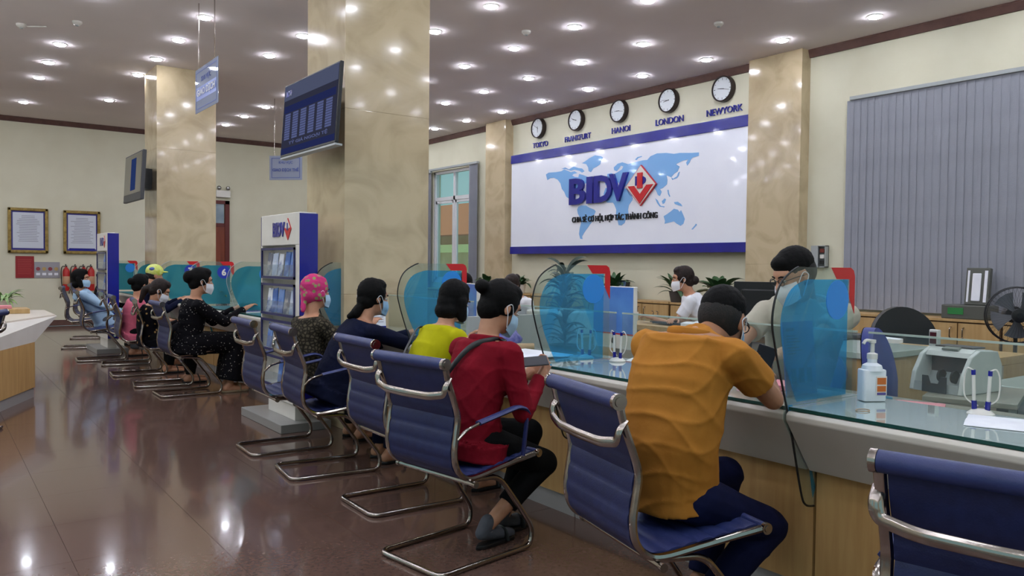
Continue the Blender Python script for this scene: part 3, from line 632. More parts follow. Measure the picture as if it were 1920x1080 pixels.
# ================================================================ CABINETS under the blind and the board
M_dgap = mat('cabinet_gap', '#5b4023', .5)
def cabinet(y0, y1, x0, ztop, label, hy=.06, dark=False):
    c = (y0+y1)/2; t = thing('cabinet', label, 'cabinet', (x0, c, 0)); a, b = y0-c, y1-c
    MB().box((.02, a, 0), (XR-x0-.02, b, ztop-.03)).build('carcass', M_dgap, t)
    MB().box((-.01, a, ztop-.03), (XR-x0-.02, b, ztop)).build('top', M_woodg, t, bevel=.003)
    for s, (d0, d1) in (((-1), (a+.012, -.006)), ((1), (.006, b-.012))):
        d = MB().box((0, d0, .06), (.02, d1, ztop-.045)).build('door', M_woodg, t, bevel=.002)
        hy_ = d1-.06 if s == -1 else d0+.06
        MB().tube(fillet([(0, hy_, ztop-.21), (-.035, hy_, ztop-.2), (-.035, hy_, ztop-.10), (0, hy_, ztop-.09)], .02), .007, 8).build('handle', M_chrome, d, smooth=True)
        MB().lathe([(.012, 0), (.012, .004)], 12, Matrix.Translation((-.001, d1-.05 if s == -1 else d0+.05, ztop-.30)) @ Matrix.Rotation(-math.pi/2, 4, 'Y')).build('lock', M_steel, d)
    return t
cl = ['by the marble pillar', 'behind the black office chair', 'behind the blue office chair and fan', 'out past the fan']
for k, (a, b) in enumerate(((5.30, 6.05), (4.44, 5.29), (3.58, 4.43), (2.72, 3.57))): cabinet(a, b, 8.9, .83, 'low maple two door cabinet under the wide blind, ' + cl[k])
for k in range(5):
    cabinet(7.0+k*1.12, 8.1+k*1.12, 8.9, .83, 'low maple cabinet under the world map board, ' + ['nearest the near side pillar', 'second from the near side pillar', 'in the middle', 'second from the far side pillar', 'nearest the far side pillar'][k])
cabinet(14.0, 15.6, 8.9, .83, 'low maple cabinet under the open tall window')
# ================================================================ BACK DESK with lettering
bk = thing('back_desk', 'low back desk with maple top and navy TIỀN TRIỆU lettering', 'desk', (5.5, 4.1, 0))
MB().box((0, -1.9, 0), (.03, 2.9, .745)).build('front_panel', mat('desk_beige', '#a9a294', .5), bk)
MB().box((-.04, -1.9, .745), (.42, 2.9, .80)).build('desk_top', M_woodg, bk, bevel=.004)
for yy in (-1.9, .6, 2.87): MB().box((.03, yy, 0), (.38, yy+.03, .745)).build('side_panel', M_woodg, bk)
BL = (5.5, 4.1, 0)
for s, p0, p1, zz, hh in (('CHUYỂN NHANH', 1464, 1560, .775-.06, .05), ('TIỀN', 1437, 1475, .62, .06), ('TRIỆU', 1540, 1583, .62, .06)):
    a = at(p0, 650, x=5.49); b = at(p1, 650, x=5.49)
    o = text(s, 'lettering', M_blue, bk, (5.499, a.y, zz if hh == .06 else .69), YN, ZP, a.y-b.y, hh, .006, bold=.02); o.location = (-5.5, -4.1, 0)
# second low partition and worktops seen through the glass on the right
sd = thing('side_desk', 'low teller side desk with pale glass edge behind the white bottle', 'desk', (4.9, 2.9, 0))
MB().box((-.3, -.35, .80), (.5, .25, .84)).build('desk_top', mat('pale_glass_edge', '#aab3aa', .2), sd, bevel=.004)
MB().box((-.28, -.33, 0), (.48, .23, .80)).build('pedestal', M_woodg, sd)
t = thing('side_desk', 'grey glass topped worktop behind the money counting machine', 'desk', (4.9, 1.2, 0))
MB().box((-.3, -1.3, .70), (.35, .75, .74)).build('desk_top', mat('pale_glass_edge', '#aab3aa'), t, bevel=.004)
MB().box((-.2, -1.25, 0), (.3, .7, .70)).build('pedestal', M_dark, t)
# ================================================================ OFFICE CHAIRS of the tellers
M_ochair = mat('teller_blue', '#2c3a86', .55, col2='#26337a', scale=12, bump=.1)
def office_chair(x, y, rz, label, m, zs_=.47, wide=.24, hgt=.62):
    t = thing('office_chair', label, 'chair', (x, y, 0), rz)
    mb = MB(); n = 18; vs = []
    out = []
    for k in range(n+1):
        a = math.pi*k/n; out.append((wide*math.cos(a)*(1 if k not in (0, n) else 1), hgt*.45+hgt*.55*math.sin(a)))
    pts = [(wide*.75, 0)]+out+[(-wide*.75, 0)]
    cv = lambda p, d: (-.25+d-.06*(p[1]/hgt)+.5*p[0]**2, p[0], zs_+.08+p[1])
    m0 = [cv(p, 0) for p in pts]; m1 = [cv(p, -.055) for p in pts]; N = len(pts)
    c0 = cv((0, hgt*.5), .02); c1 = cv((0, hgt*.5), -.075)
    mb.add(m0+m1+[c0, c1], [(i, (i+1) % N, N+(i+1) % N, N+i) for i in range(N)]+[((i+1) % N, i, 2*N) for i in range(N)]+[(N+i, N+(i+1) % N, 2*N+1) for i in range(N)])
    mb.build('backrest', m, t, smooth=True)
    mb = MB(); mb.add([(p[0]-.004, p[1], p[2]) for p in m1]+[(c1[0]-.02, c1[1], c1[2])], [(i, (i+1) % N, N) for i in range(N)]); mb.build('back_shell', M_black, t, smooth=True)
    MB().box((-.24, -.24, zs_-.04), (.24, .24, zs_+.05)).build('seat', m, t, smooth=True, bevel=.035)
    MB().tube(fillet([(-.05, 0, zs_-.05), (-.31, 0, zs_-.05), (-.33, 0, zs_+.3)], .06), .018).build('back_bar', M_black, t, smooth=True)
    MB().cyl((0, 0, .1), (0, 0, zs_-.04), .025).build('gas_column', M_black, t, smooth=True)
    for k in range(5):
        a = k*2*math.pi/5+.3; e = Vector((.27*math.cos(a), .27*math.sin(a), .07))
        l = MB().tube([(0, 0, .1), e], .022, rs=[.025, .016]).build('base_arm', M_black, t, smooth=True)
        MB().cyl(e+Vector((-.015*math.sin(a), .015*math.cos(a), -.04)), e+Vector((.015*math.sin(a), -.015*math.cos(a), -.04)), .028, 12).build('caster', M_black, l, smooth=True)
    return t
office_chair(6.2, 3.05, math.radians(180+55), 'tall rounded black office chair before the maple cabinets', M_black, .47, .27, .5)
office_chair(4.02, 1.87, math.radians(-75), 'blue office chair seen from the side just behind the white bottle', M_ochair, .45, .22, .52)
office_chair(5.95, 2.2, math.radians(-62+180), 'small blue office chair beside the standing fan', M_ochair, .45, .2, .48)
office_chair(5.25, 4.35, math.radians(75), 'grey blue office chair beyond the head of the man in orange', M_ochair, .42, .2, .5)
# ================================================================ FAN
M_fan = mat('fan_wire', '#1c1c20', .35)
t = thing('standing_fan', 'black standing fan at the right edge before the cabinets', 'fan', (6.6, 2.55, 0))
fz = 1.02; Rf = Matrix.Translation((0, 0, fz)) @ Matrix.Rotation(math.radians(215), 4, 'Z') @ Matrix.Rotation(math.pi/2, 4, 'Y')
MB().lathe([(.16, 0), (.17, .02), (.03, .04), (.015, .05)], 20).build('base', M_black, t, smooth=True)
MB().cyl((0, 0, .04), (0, 0, fz-.05), .014).build('pole', M_black, t, smooth=True)
def ring(mb, r, z, rad=.004, M=Rf):
    mb.tube([M @ Vector((r*math.cos(a), r*math.sin(a), z)) for a in [2*math.pi*k/32 for k in range(33)]], rad, 5, cap=False)
mb = MB(); ring(mb, .21, .0, .007); ring(mb, .208, .05, .004); ring(mb, .05, .09, .004); ring(mb, .05, -.05, .004)
mb.build('guard_rim', M_fan, t, smooth=True)
mb = MB()
for k in range(44):
    a = 2*math.pi*k/44
    for s_, zz in ((1, .09), (-1, -.05)):
        mb.tube([Rf @ Vector((r*math.cos(a), r*math.sin(a), z)) for r, z in ((.05, zz), (.15, zz*.75), (.205, .01))], .0011, 3, cap=False)
mb.build('guard_wire', M_fan, t, kind='stuff')
MB().cyl(Rf @ Vector((0, 0, -.16)), Rf @ Vector((0, 0, -.04)), .065).build('motor_housing', M_black, t, smooth=True, bevel=.01)
MB().lathe([(.05, .085), (.05, .095), (.02, .10)], 16, Rf).build('guard_badge', M_black, t)
for k in range(5):
    mb = MB(); a0 = 2*math.pi*k/5; vs = []
    for r in (.03, .1, .175):
        for j in range(4):
            a = a0+(j/3-.5)*(.5+r*2.6); vs.append(Rf @ Vector((r*math.cos(a), r*math.sin(a), .01+.03*(j/3))))
    mb.add(vs, [(i*4+j, i*4+j+1, i*4+j+5, i*4+j+4) for i in range(2) for j in range(3)])
    mb.build('blade', mat('fan_blade', '#4a4c52', .3), t, smooth=True)
# ================================================================ cash cassette device on the cabinet
t = thing('banknote_device', 'grey open banknote device with raised lid on the cabinet', 'machine', (9.05, 3.98, .83))
MB().box((-.15, -.26, 0), (.15, .2, .15)).build('body', mat('device_grey', '#55564f', .4), t, bevel=.01)
MB().box((-.155, -.03, .05), (-.15, .13, .12)).build('green_tray', mat('device_green', '#2e7d3f', .4), t)
l = MB().box((-.03, -.22, 0), (.03, .02, .40), Matrix.Translation((.0, 0, .15)) @ Matrix.Rotation(.12, 4, 'Y')).build('lid', mat('device_grey', '#55564f'), t, bevel=.006)
MB().box((-.036, -.02, .03), (-.03, .0, .37), Matrix.Translation((.0, 0, .15)) @ Matrix.Rotation(.12, 4, 'Y')).build('lid_rail', M_paper, l); MB().box((-.036, -.2, .03), (-.03, -.17, .37), Matrix.Translation((.0, 0, .15)) @ Matrix.Rotation(.12, 4, 'Y')).build('lid_rail', M_paper, l)
MB().box((-.045, -.14, .04), (-.03, -.05, .34), Matrix.Translation((.0, 0, .15)) @ Matrix.Rotation(.12, 4, 'Y')).build('white_roller', M_paper, l, bevel=.01)
# ================================================================ MONEY COUNTER
t = thing('money_counter', 'white and grey banknote counting machine behind the glass barrier', 'machine', (4.08, 1.84, .761), math.radians(-6)); t.scale = (1, .66, .88)
M_mc = mat('machine_white', '#c9cac6', .3, col2='#c0c1be', scale=8); M_mcd = mat('machine_dark', '#33353a', .3)
mb = MB(); prof = [(-.17, 0), (-.15, .10), (-.09, .20), (-.02, .235), (.13, .225), (.17, .15), (.17, 0)]
for a, b in ((-.20, -.165), (.165, .20)): mb.prism(prof, 'y', a, b)
mb.build('side_cheek', M_mc, t, bevel=.006)
MB().prism([(-.02, .0), (-.02, .18), (-.06, .215), (.0, .228), (.13, .22), (.165, .15), (.165, 0)], 'y', -.165, .165).build('housing', M_mcd, t)
MB().prism([(-.075, .19), (-.06, .215), (-.02, .238), (.13, .228), (.13, .215), (-.02, .222), (-.06, .195)], 'y', -.167, .167).build('top_cover', M_mc, t, bevel=.004)
MB().prism([(-.165, .0), (-.16, .05), (-.06, .03), (-.02, .1), (-.02, 0)], 'y', -.165, .165).build('stacker_tray', M_grey, t)
for yy in (-.05, .05): MB().cyl((-.06, yy-.008, .08), (-.06, yy+.008, .08), .035).build('stacker_wheel', M_black, t, smooth=True)
MB().prism([(-.168, -.09+.0), (-.168, .09), (-.168, .09)], 'z', .0, .01) if 0 else None
MB().prism([(-.09, .0), (-.09, .09), (-.05, .09), (-.03, .05), (.03, .05), (.05, .09), (.09, .09), (.09, 0)], 'x', -.178, -.17).build('note_stop', M_mcd, t)
MB().box((-.045, -.06, .226), (.0, .06, .236), Matrix.Rotation(-.25, 4, 'Y') @ Matrix.Translation((.05, 0, .005))).build('display_panel', mat('display_grey', '#77807c', .15), t)
MB().box((-.02, -.14, .238), (.09, .14, .246)).build('feed_tray', M_dark, t)
d = MB().box((-.015, .13, .20), (.015, .2, .33)).build('side_display', M_mc, t, bevel=.006)
MB().box((-.018, .14, .25), (-.015, .19, .315)).build('display_glass', mat('display_red', '#4a2226', .15), d)
# sanitiser bottle
t = thing('sanitiser_bottle', 'white pump bottle of hand gel with an orange label beside the nearest blue screen', 'bottle', (2.995, 1.665, .834), math.radians(-30))
MB().prism([(-.042, -.03), (.042, -.03), (.048, -.02), (.048, .02), (.042, .03), (-.042, .03), (-.048, .02), (-.048, -.02)], 'z', 0, .125).build('bottle_body', mat('bottle_white', '#e4e6ea', .3), t, bevel=.012, smooth=True)
MB().lathe([(.042, .12), (.036, .14), (.018, .15), (.018, .17)], 18).build('shoulder', mat('bottle_white', '#e4e6ea'), t, smooth=True)
p = MB().lathe([(.02, .165), (.02, .185), (.008, .19), (.008, .225), (.013, .228), (.013, .24)], 16).build('pump', M_white, t, smooth=True)
MB().tube(fillet([(0, 0, .235), (-.035, -.01, .24), (-.045, -.012, .225)], .01), .006).build('spout', M_white, p, smooth=True)
lb = MB().box((.0, -.0325, .025), (.044, -.031, .1)).build('label_sheet', mat('label_white', '#e9e2da', .5), t)
MB().box((.004, -.034, .068), (.04, -.0325, .094)).build('orange_print', mat('label_orange', '#c66a2c', .5), lb); MB().box((.004, -.034, .04), (.04, -.0325, .062)).build('orange_print', mat('label_orange', '#c66a2c', .5), lb); MB().box((.004, -.034, .027), (.04, -.0325, .036)).build('purple_print', mat('label_purple', '#5b4c8e', .5), lb)
# pen holders with coil
def pens(x, y, z, label, rz=0, blue=False):
    t = thing('pen_holder', label, 'pen holder', (x, y, z), rz)
    MB().lathe([(.045, 0), (.045, .006), (.03, .018), (.012, .022)], 20).build('base', M_white, t, smooth=True)
    for s_ in (-1, 1):
        MB().cyl((0, s_*.02, .015), (0, s_*.022, .05), .009, 10).build('pen_socket', M_blue, t, smooth=True)
        pn = MB().cyl((0, s_*.022, .05), (0, s_*.026, .15), .006, 10).build('pen', M_white, t, smooth=True)
        MB().cyl((0, s_*.026, .142), (0, s_*.0265, .16), .0072, 10).build('pen_end', M_blue, pn)
        MB().tube(spline([(0, s_*.0265, .158), (.0, s_*.045, .165), (.01, s_*.055, .13), (.0, s_*.05, .06), (.01, s_*.01, .03)], 5), .0028, 6).build('cord', M_white, t, smooth=True)
    return t
pens(3.04, 1.28, .8335, 'blue and white double pen holder near the right edge of the counter', .3)
pens(3.03, 3.13, .8335, 'white double pen holder just right of the screen before the dark plant', .1)
pens(2.98, 3.33, .8335, 'pen holder seen through the blue screen before the dark plant', .5)
def flat(name, label, cat, x, y, z, w_, d_, rz, m, th=.002, group=None, bend=0):
    mb = MB(); n = 6; vs = []
    for dz in (0, th):
        for i in range(n+1):
            for j in (0, 1): vs.append(((i/n-.5)*w_, (j-.5)*d_, dz+bend*abs(math.sin(i/n*math.pi*1.3))))
    o = 2*(n+1); fs = [(o+2*i, o+2*i+2, o+2*i+3, o+2*i+1) for i in range(n)]+[(2*i, 2*i+1, 2*i+3, 2*i+2) for i in range(n)]+[(2*i, 2*i+2, o+2*i+2, o+2*i) for i in range(n)]+[(2*i+1, o+2*i+1, o+2*i+3, 2*i+3) for i in range(n)]+[(0, o, o+1, 1), (2*n, 2*n+1, o+2*n+1, o+2*n)]
    mb.add(vs, fs); ob = mb.build(name, m, None, loc=(x, y, z)); ob.rotation_euler = (0, 0, rz); return tag(ob, label, cat, group)
flat('paper_sheet', 'white paper sheet lying at the right edge of the glass counter', 'paper', 2.93, 1.12, .834, .21, .297, .35, M_paper, bend=.006)
flat('paper_sheet', 'open document sheets under the hands of the woman in red', 'paper', 2.80, 3.62, .834, .3, .42, .1, M_paper, .004, bend=.01)
flat('paper_sheet', 'crumpled white receipt beside the document sheets', 'paper', 2.78, 3.95, .834, .2, .28, .6, M_paper, .003, bend=.012)
flat('paper_stack', 'pale pink banknote slips before the man in orange', 'paper', 2.98, 2.10, .834, .18, .26, .2, M_pink, .02)
flat('paper_stack', 'flat pink banknotes beside the money counting machine', 'paper', 3.55, 1.75, .742, .16, .2, .4, M_pink, .012)
flat('paper_sheet', 'white papers behind the blue monitor near the orange shoulder', 'paper', 3.45, 3.15, .742, .3, .42, .2, M_paper, .05, bend=.02)
o = MB().tube([(.028*math.cos(a), .022*math.sin(a), 0) for a in [k*math.pi/8 for k in range(17)]], .002, 5).build('rubber_band', mat('band_tan', '#a98f72', .6), None, loc=(2.75, 1.56, .836)); tag(o, 'thin tan rubber band lying on the glass counter', 'rubber band')
# leaflet stand behind nearest screen
t = thing('leaflet_stand', 'blue acrylic leaflet stand behind the nearest blue screen', 'stand', (2.885, 1.90, .834), math.radians(0))
MB().box((-.105, -.003, .0), (.105, .003, .30), Matrix.Rotation(-.1, 4, 'X')).build('leaflet', mat('leaflet_blue', '#2d78c4', .4, col2='#2468b0', scale=4), t)
MB().box((-.11, -.006, .0), (.11, -.004, .33), Matrix.Rotation(-.1, 4, 'X')).build('acrylic_sheet', G_acryl, t)
MB().box((-.11, -.04, 0), (.11, .05, .004)).build('acrylic_foot', G_acryl, t)
lb = MB()
for k in range(7): lb.box((-.085, -.0045, .24-k*.012), (-.085+.06+.02*(k % 3), -.0035, .245-k*.012), Matrix.Rotation(-.1, 4, 'X'))
lb.build('print_lines', mat('leaflet_navy', '#0b2550', .5), t, kind='stuff')
MB().box((-.085, -.0045, .262), (-.03, -.0035, .275), Matrix.Rotation(-.1, 4, 'X')).build('heading_block', mat('leaflet_navy', '#1f4c86'), t)
for k in range(3): MB().box((-.07+k*.055, -.0045, .05), (-.035+k*.055, -.0035, .11), Matrix.Rotation(-.1, 4, 'X')).build('picture_block', mat('leaflet_navy', '#1f4c86'), t)
t = thing('paper_cup', 'small pale blue cup just behind the sanitiser bottle', 'cup', (3.2, 1.72, .742))
MB().lathe([(.02, 0), (.03, .08), (.028, .08), (.018, .005)], 16).build('cup_wall', mat('cup_blue', '#6fa9c9', .4), t, smooth=True)
# blue monitors / poster boxes
def monitor(x, y, z, rz, label, wd=.36, hh=.36, m=None, chin=.1, tilt=0):
    t = thing('monitor', label, 'monitor', (x, y, z), rz)
    MB().box((-.09, -.1, 0), (.09, .1, .01)).build('foot', M_steel, t, bevel=.003)
    MB().box((.02, -.03, .01), (.04, .03, .14)).build('neck', M_steel, t)
    MB().box((-.015, -wd/2, .08), (.02, wd/2, .08+hh)).build('casing', M_white if m else M_black, t, bevel=.004)
    if m:
        MB().box((-.018, -wd/2+.003, .08+chin), (-.015, wd/2-.003, .08+hh-.004)).build('poster_face', m, t)
        MB().box((-.0175, -wd/2, .08+chin-.008), (-.015, wd/2, .08+chin)).build('red_line', M_red, t)
        MB().prism([(0, .08+chin*.3), (-.018, .08+chin*.5), (0, .08+chin*.7), (.018, .08+chin*.5)], 'x', -.0175, -.015).build('emblem', M_dark, t)
    else:
        MB().prism([(-.10, .12), (.10, .12), (.14, .38), (-.14, .38)], 'x', .02, .09).build('back_bulge', M_black, t, bevel=.01)
    return t
M_pb = mat('poster_blue', '#2f58b8', .35, col2='#5f93da', scale=4, lo=.3, hi=.75)
monitor(3.6, 3.75, .742, 0, 'white screen casing with a glossy blue poster front right of the plant', .37, .40, M_pb, .1)
monitor(3.5, 5.3, .742, -.2, 'blue poster fronted screen beyond the masked woman in navy', .34, .38, mat('poster_violet', '#4a4fb4', .35, col2='#4f86c8', scale=4), .1)
monitor(5.45, 3.98, .80, math.radians(200), 'black desktop monitor seen from behind over the orange shoulder', .44, .36, None)
for nm, y, l in (('a', 7.6, 'white document holder on the counter left of the near rack'), ('b', 5.72, 'white rate sheet holder behind the woman in the pink scarf'), ('c', 8.7, 'white sheet holder in front of the woman in the black dress')):
    t = thing('document_holder', l, 'holder', (2.85, y, .834), 0)
    MB().box((-.12, -.004, .0), (.12, .002, .27), Matrix.Rotation(-.12, 4, 'X')).build('sheet', M_paper, t)
    ln = MB()
    for k in range(9): ln.box((-.1, -.0055, .05+k*.02), (.1, -.004, .054+k*.02), Matrix.Rotation(-.12, 4, 'X'))
    ln.build('print_lines', mat('print_grey', '#7d7c88'), t, kind='stuff')
    MB().box((-.12, -.006, .0), (.12, -.004, .02), Matrix.Rotation(-.12, 4, 'X')).build('blue_strip', M_blue, t); MB().box((-.12, -.03, 0), (.12, .05, .004)).build('foot', G_acryl, t)
# things on the back desk: keyboard, mug, papers, glasses
o = MB().box((-.08, -.24, 0), (.08, .24, .022), Matrix.Rotation(.06, 4, 'Y')).build('keyboard', M_dark, None, bevel=.003, loc=(5.7, 5.1, .806)); tag(o, 'dark keyboard in front of the clerk in the white polo', 'keyboard')
t = thing('mug', 'white mug on the back desk beside the blue poster screen', 'mug', (5.8, 5.75, .802))
MB().lathe([(.035, 0), (.04, .09), (.036, .09), (.032, .006)], 18).build('mug_wall', M_white, t, smooth=True); MB().tube(fillet([(0, .038, .02), (0, .07, .025), (0, .07, .07), (0, .038, .075)], .015), .005).build('handle', M_white, t, smooth=True)
t = thing('phone_stand', 'small chrome phone stand beside the white mug', 'stand', (5.85, 5.52, .801))
for s_ in (-.03, .03): MB().tube(spline([(-.03, s_, 0), (.0, s_, .05), (.01, s_, .1), (-.015, s_, .11)], 4), .004).build('wire_arm', M_chrome, t, smooth=True)
MB().box((-.035, -.035, 0), (.03, .035, .006)).build('base', M_dark, t)
for k, (x, y, rz, l) in enumerate(((5.62, 3.55, .2, 'loose white papers on the back desk right of the black monitor'), (5.75, 3.2, -.3, 'second white paper pile on the back desk near the leaning clerk'), (5.68, 4.75, .1, 'white paper near the clerk in the white polo'))):
    flat('paper_stack', l, 'paper', x, y, .801, .25, .34, rz, M_paper, .02+.01*k, bend=.012)
o = MB().box((-.1, -.17, 0), (.1, .17, .03)).build('binder', M_dark, None, bevel=.006, loc=(5.62, 3.36, .835)); tag(o, 'closed dark binder on the loose papers of the back desk', 'binder'); 
# printer / white box behind the near pen clutter
t = thing('printer', 'small white desktop printer behind the head of the woman in red', 'printer', (4.6, 5.5, .0))
MB().box((-.3, -.4, .0), (.3, .4, .74)).build('stand', M_woodg, t); MB().box((-.2, -.24, .742), (.2, .24, .95)).build('body', M_white, t, bevel=.015); MB().box((-.205, -.18, .80), (-.2, .18, .82)).build('paper_slot', M_dark, t); MB().box((-.28, -.17, .76), (-.2, .17, .77)).build('tray', M_grey, t)
MB().tube(spline([(-.1, -.1, .95), (-.1, -.1, 1.0), (-.14, -.16, 1.03)], 4), .006).build('lamp_arm', M_black, t, smooth=True)
t = thing('desk_divider', 'curved pale grey divider panel on the counter beyond the red sleeve', 'divider', (3.3, 4.35, .742))
MB().prism([(-.45, 0), (.5, 0), (.5, .12), (.42, .24), (.3, .27), (-.45, .27)], 'y', -.012, .012).build('panel', mat('divider_grey', '#a7a9a5', .5), t, bevel=.003)
t = thing('fabric_bundle', 'crumpled violet cloth bundle lying on the counter before the woman in red', 'cloth', (2.93, 4.02, .834))
mb = MB(); mb.ell((0, 0, .05), (.1, .07, .06), seg=24, rings=14); rr = random.Random(5)
mb.v = [tuple(Vector(v)*(1+.22*noise.noise(Vector(v)*28))) if v[2] > .01 else (v[0], v[1], 0) for v in mb.v]
mb.build('cloth', mat('violet_cloth', '#5a5aa0', .8, col2='#8886b8', scale=30), t, smooth=True)
MB().cyl((-.08, -.14, .022), (.06, -.2, .022), .02, 12).build('tan_roll', mat('tan_roll', '#a68f6c', .7), t, smooth=True)
flat('small_notebook', 'blue crumpled packet beside the violet cloth', 'packet', 2.80, 4.12, .834, .1, .14, .9, M_blue, .02)
o = MB().box((-.05, -.08, 0), (.05, .08, .06)).build('green_box', mat('green_white', '#a9b98a', .5), None, bevel=.003, loc=(4.95, 1.25, .742)); o.name = 'small_box'; tag(o, 'pale green small box on the worktop under the fan', 'box')
flat('black_tray', 'flat black tray behind the pen holder in the middle of the counter', 'tray', 3.3, 3.2, .742, .3, .25, .1, M_black, .015)
t = thing('table_calendar', 'blue photo desk calendar under the plants below the map board', 'calendar', (8.75, 9.32, .83+.0), 0)
t.location = (9.0, 9.3, .831)
MB().box((-.08, -.2, 0), (.0, .2, .28), Matrix.Rotation(.25, 4, 'Y')).build('board', M_black, t)
MB().box((-.085, -.19, .02), (-.08, .19, .27), Matrix.Rotation(.25, 4, 'Y')).build('picture', mat('calendar_pic', '#6e8fb8', .3, col2='#c9d4e2', scale=8), t)
# ================================================================ PLANTS
def leaf_mesh(L, W, droop, m, seg=6, fold=.15):
    mb = MB(); vs = []
    for i in range(seg+1):
        u = i/seg; wv = W*math.sin(math.pi*min(1, u*.92+.08))**.8*(1-.15*u); x = L*u; z = L*(.9*u-droop*u*u)
        for s_ in (-1, 0, 1): vs.append((x*.75, s_*wv/2, z*.8+(fold*wv if s_ else 0)))
    fs = [(i*3+j, i*3+j+1, i*3+j+4, i*3+j+3) for i in range(seg) for j in range(2)]
    mb.add(vs, fs); return mb.mesh('leaf', m, True)
def plant(x, y, z, label, n=22, L=.3, W=.07, droop=.9, m=M_leaf, pot=(.11, .16), stems=0, seed=0, tilt=0, hz=0, wx=None):
    t = thing('potted_plant', label, 'plant', (x, y, z)); rr = random.Random(seed)
    pr, ph = pot
    MB().lathe([(pr*.7, 0), (pr, ph), (pr*1.05, ph), (pr*1.05, ph*.9+.02), (pr*.9, ph*.85)], 18).build('pot', M_pot if seed % 2 else M_white, t, smooth=True)
    MB().lathe([(.001, ph*.86), (pr*.95, ph*.86)], 14).build('soil', mat('soil', '#2b221b', .9), t)
    lm = [leaf_mesh(L*k, W*k, droop*(.7+.5*i/3), m) for i, k in enumerate((1, .85, .7, 1.1))]
    for i in range(n):
        o = bpy.data.objects.new('leaf', lm[i % 4]); C.objects.link(o); o.parent = t
        a = i*2.399+rr.uniform(-.2, .2); o.location = (.02*math.cos(a), .02*math.sin(a), ph*.85+hz*rr.random()); el = rr.uniform(-.55, .35)
        o.rotation_euler = (rr.uniform(-.2, .2), el, a)
        if wx and math.cos(a) > .1: o.scale = (min(1, (wx-x)/(L*math.cos(a))),)*2+(1,)
    return t
z0 = .831
plant(8.98, 13.0, z0, 'dark leafy pot plant nearest the far side pillar below the map board', 22, .38, .11, .6, seed=1, wx=9.1)
plant(8.98, 11.9, z0, 'narrow leaved pot plant second from the far side pillar', 30, .36, .08, .7, seed=2, wx=9.28)
plant(8.98, 10.6, z0, 'tall arching pot plant behind the blue screen below the map board', 30, .55, .07, .65, seed=3, wx=9.28)
plant(8.98, 9.35, z0, 'bushy pot plant just right of the red corner, behind the calendar', 40, .48, .09, .7, seed=4, wx=9.28)
plant(8.98, 8.05, z0, 'fine leaved pot plant directly behind the clerk in the white polo', 34, .5, .06, .7, seed=5, wx=9.28)
plant(8.98, 7.25, z0, 'broad leaved pot plant above the black monitor', 30, .5, .14, .6, seed=6, wx=9.28)
plant(7.3, 5.35, 0, 'drooping green floor plant right of the black monitor', 30, .45, .12, 1.1, seed=7, pot=(.2, .5), hz=.3)
plant(.70, 10.42, .776, 'variegated striped plant on the left desk', 24, .3, .05, 1.0, m=M_leafl, seed=8, pot=(.09, .12))
plant(2.95, 9.95, .834, 'spiky green counter plant behind the teal screen numbered 6', 22, .26, .03, .6, seed=9, pot=(.05, .06))
# tall dark bush plant behind the second screen
t = thing('potted_plant', 'tall dark bushy plant standing on the counter behind the blue screen', 'plant', (3.2, 3.78, .742)); rr = random.Random(11)
MB().lathe([(.07, 0), (.09, .12), (.095, .12), (.085, .1)], 18).build('pot', mat('pot_green', '#4b5a3c', .5), t, smooth=True)
MB().tube(spline([(0, 0, .08), (.01, .0, .25), (-.01, .01, .45), (0, 0, .6)], 4), .008).build('stem', mat('stem', '#3d3a28', .7), t, smooth=True)
lm = [leaf_mesh(.17*k, .035*k, .7, mat('leaf_dark', '#24382a', .5, col2='#1c2c22', scale=12)) for k in (1, .8, 1.2)]
for i in range(70):
    o = bpy.data.objects.new('leaf', lm[i % 3]); C.objects.link(o); o.parent = t; a = i*2.399; zz = .12+.48*(i/70)
    o.location = (.015*math.cos(a), .015*math.sin(a), zz); o.rotation_euler = (rr.uniform(-.4, .4), rr.uniform(-.5, .4), a)

t = thing('side_table', 'narrow grey table carrying the money counting machine', 'table', (4.1, 1.78, 0), math.radians(17))
MB().box((-.30, -.22, .735), (.28, .16, .76)).build('table_top', M_inner, t, bevel=.003)
for sx, sy in ((-.27, -.2), (-.27, .13), (.25, -.2), (.25, .13)): MB().box((sx-.015, sy-.015, 0), (sx+.015, sy+.015, .735)).build('leg', M_grey, t)
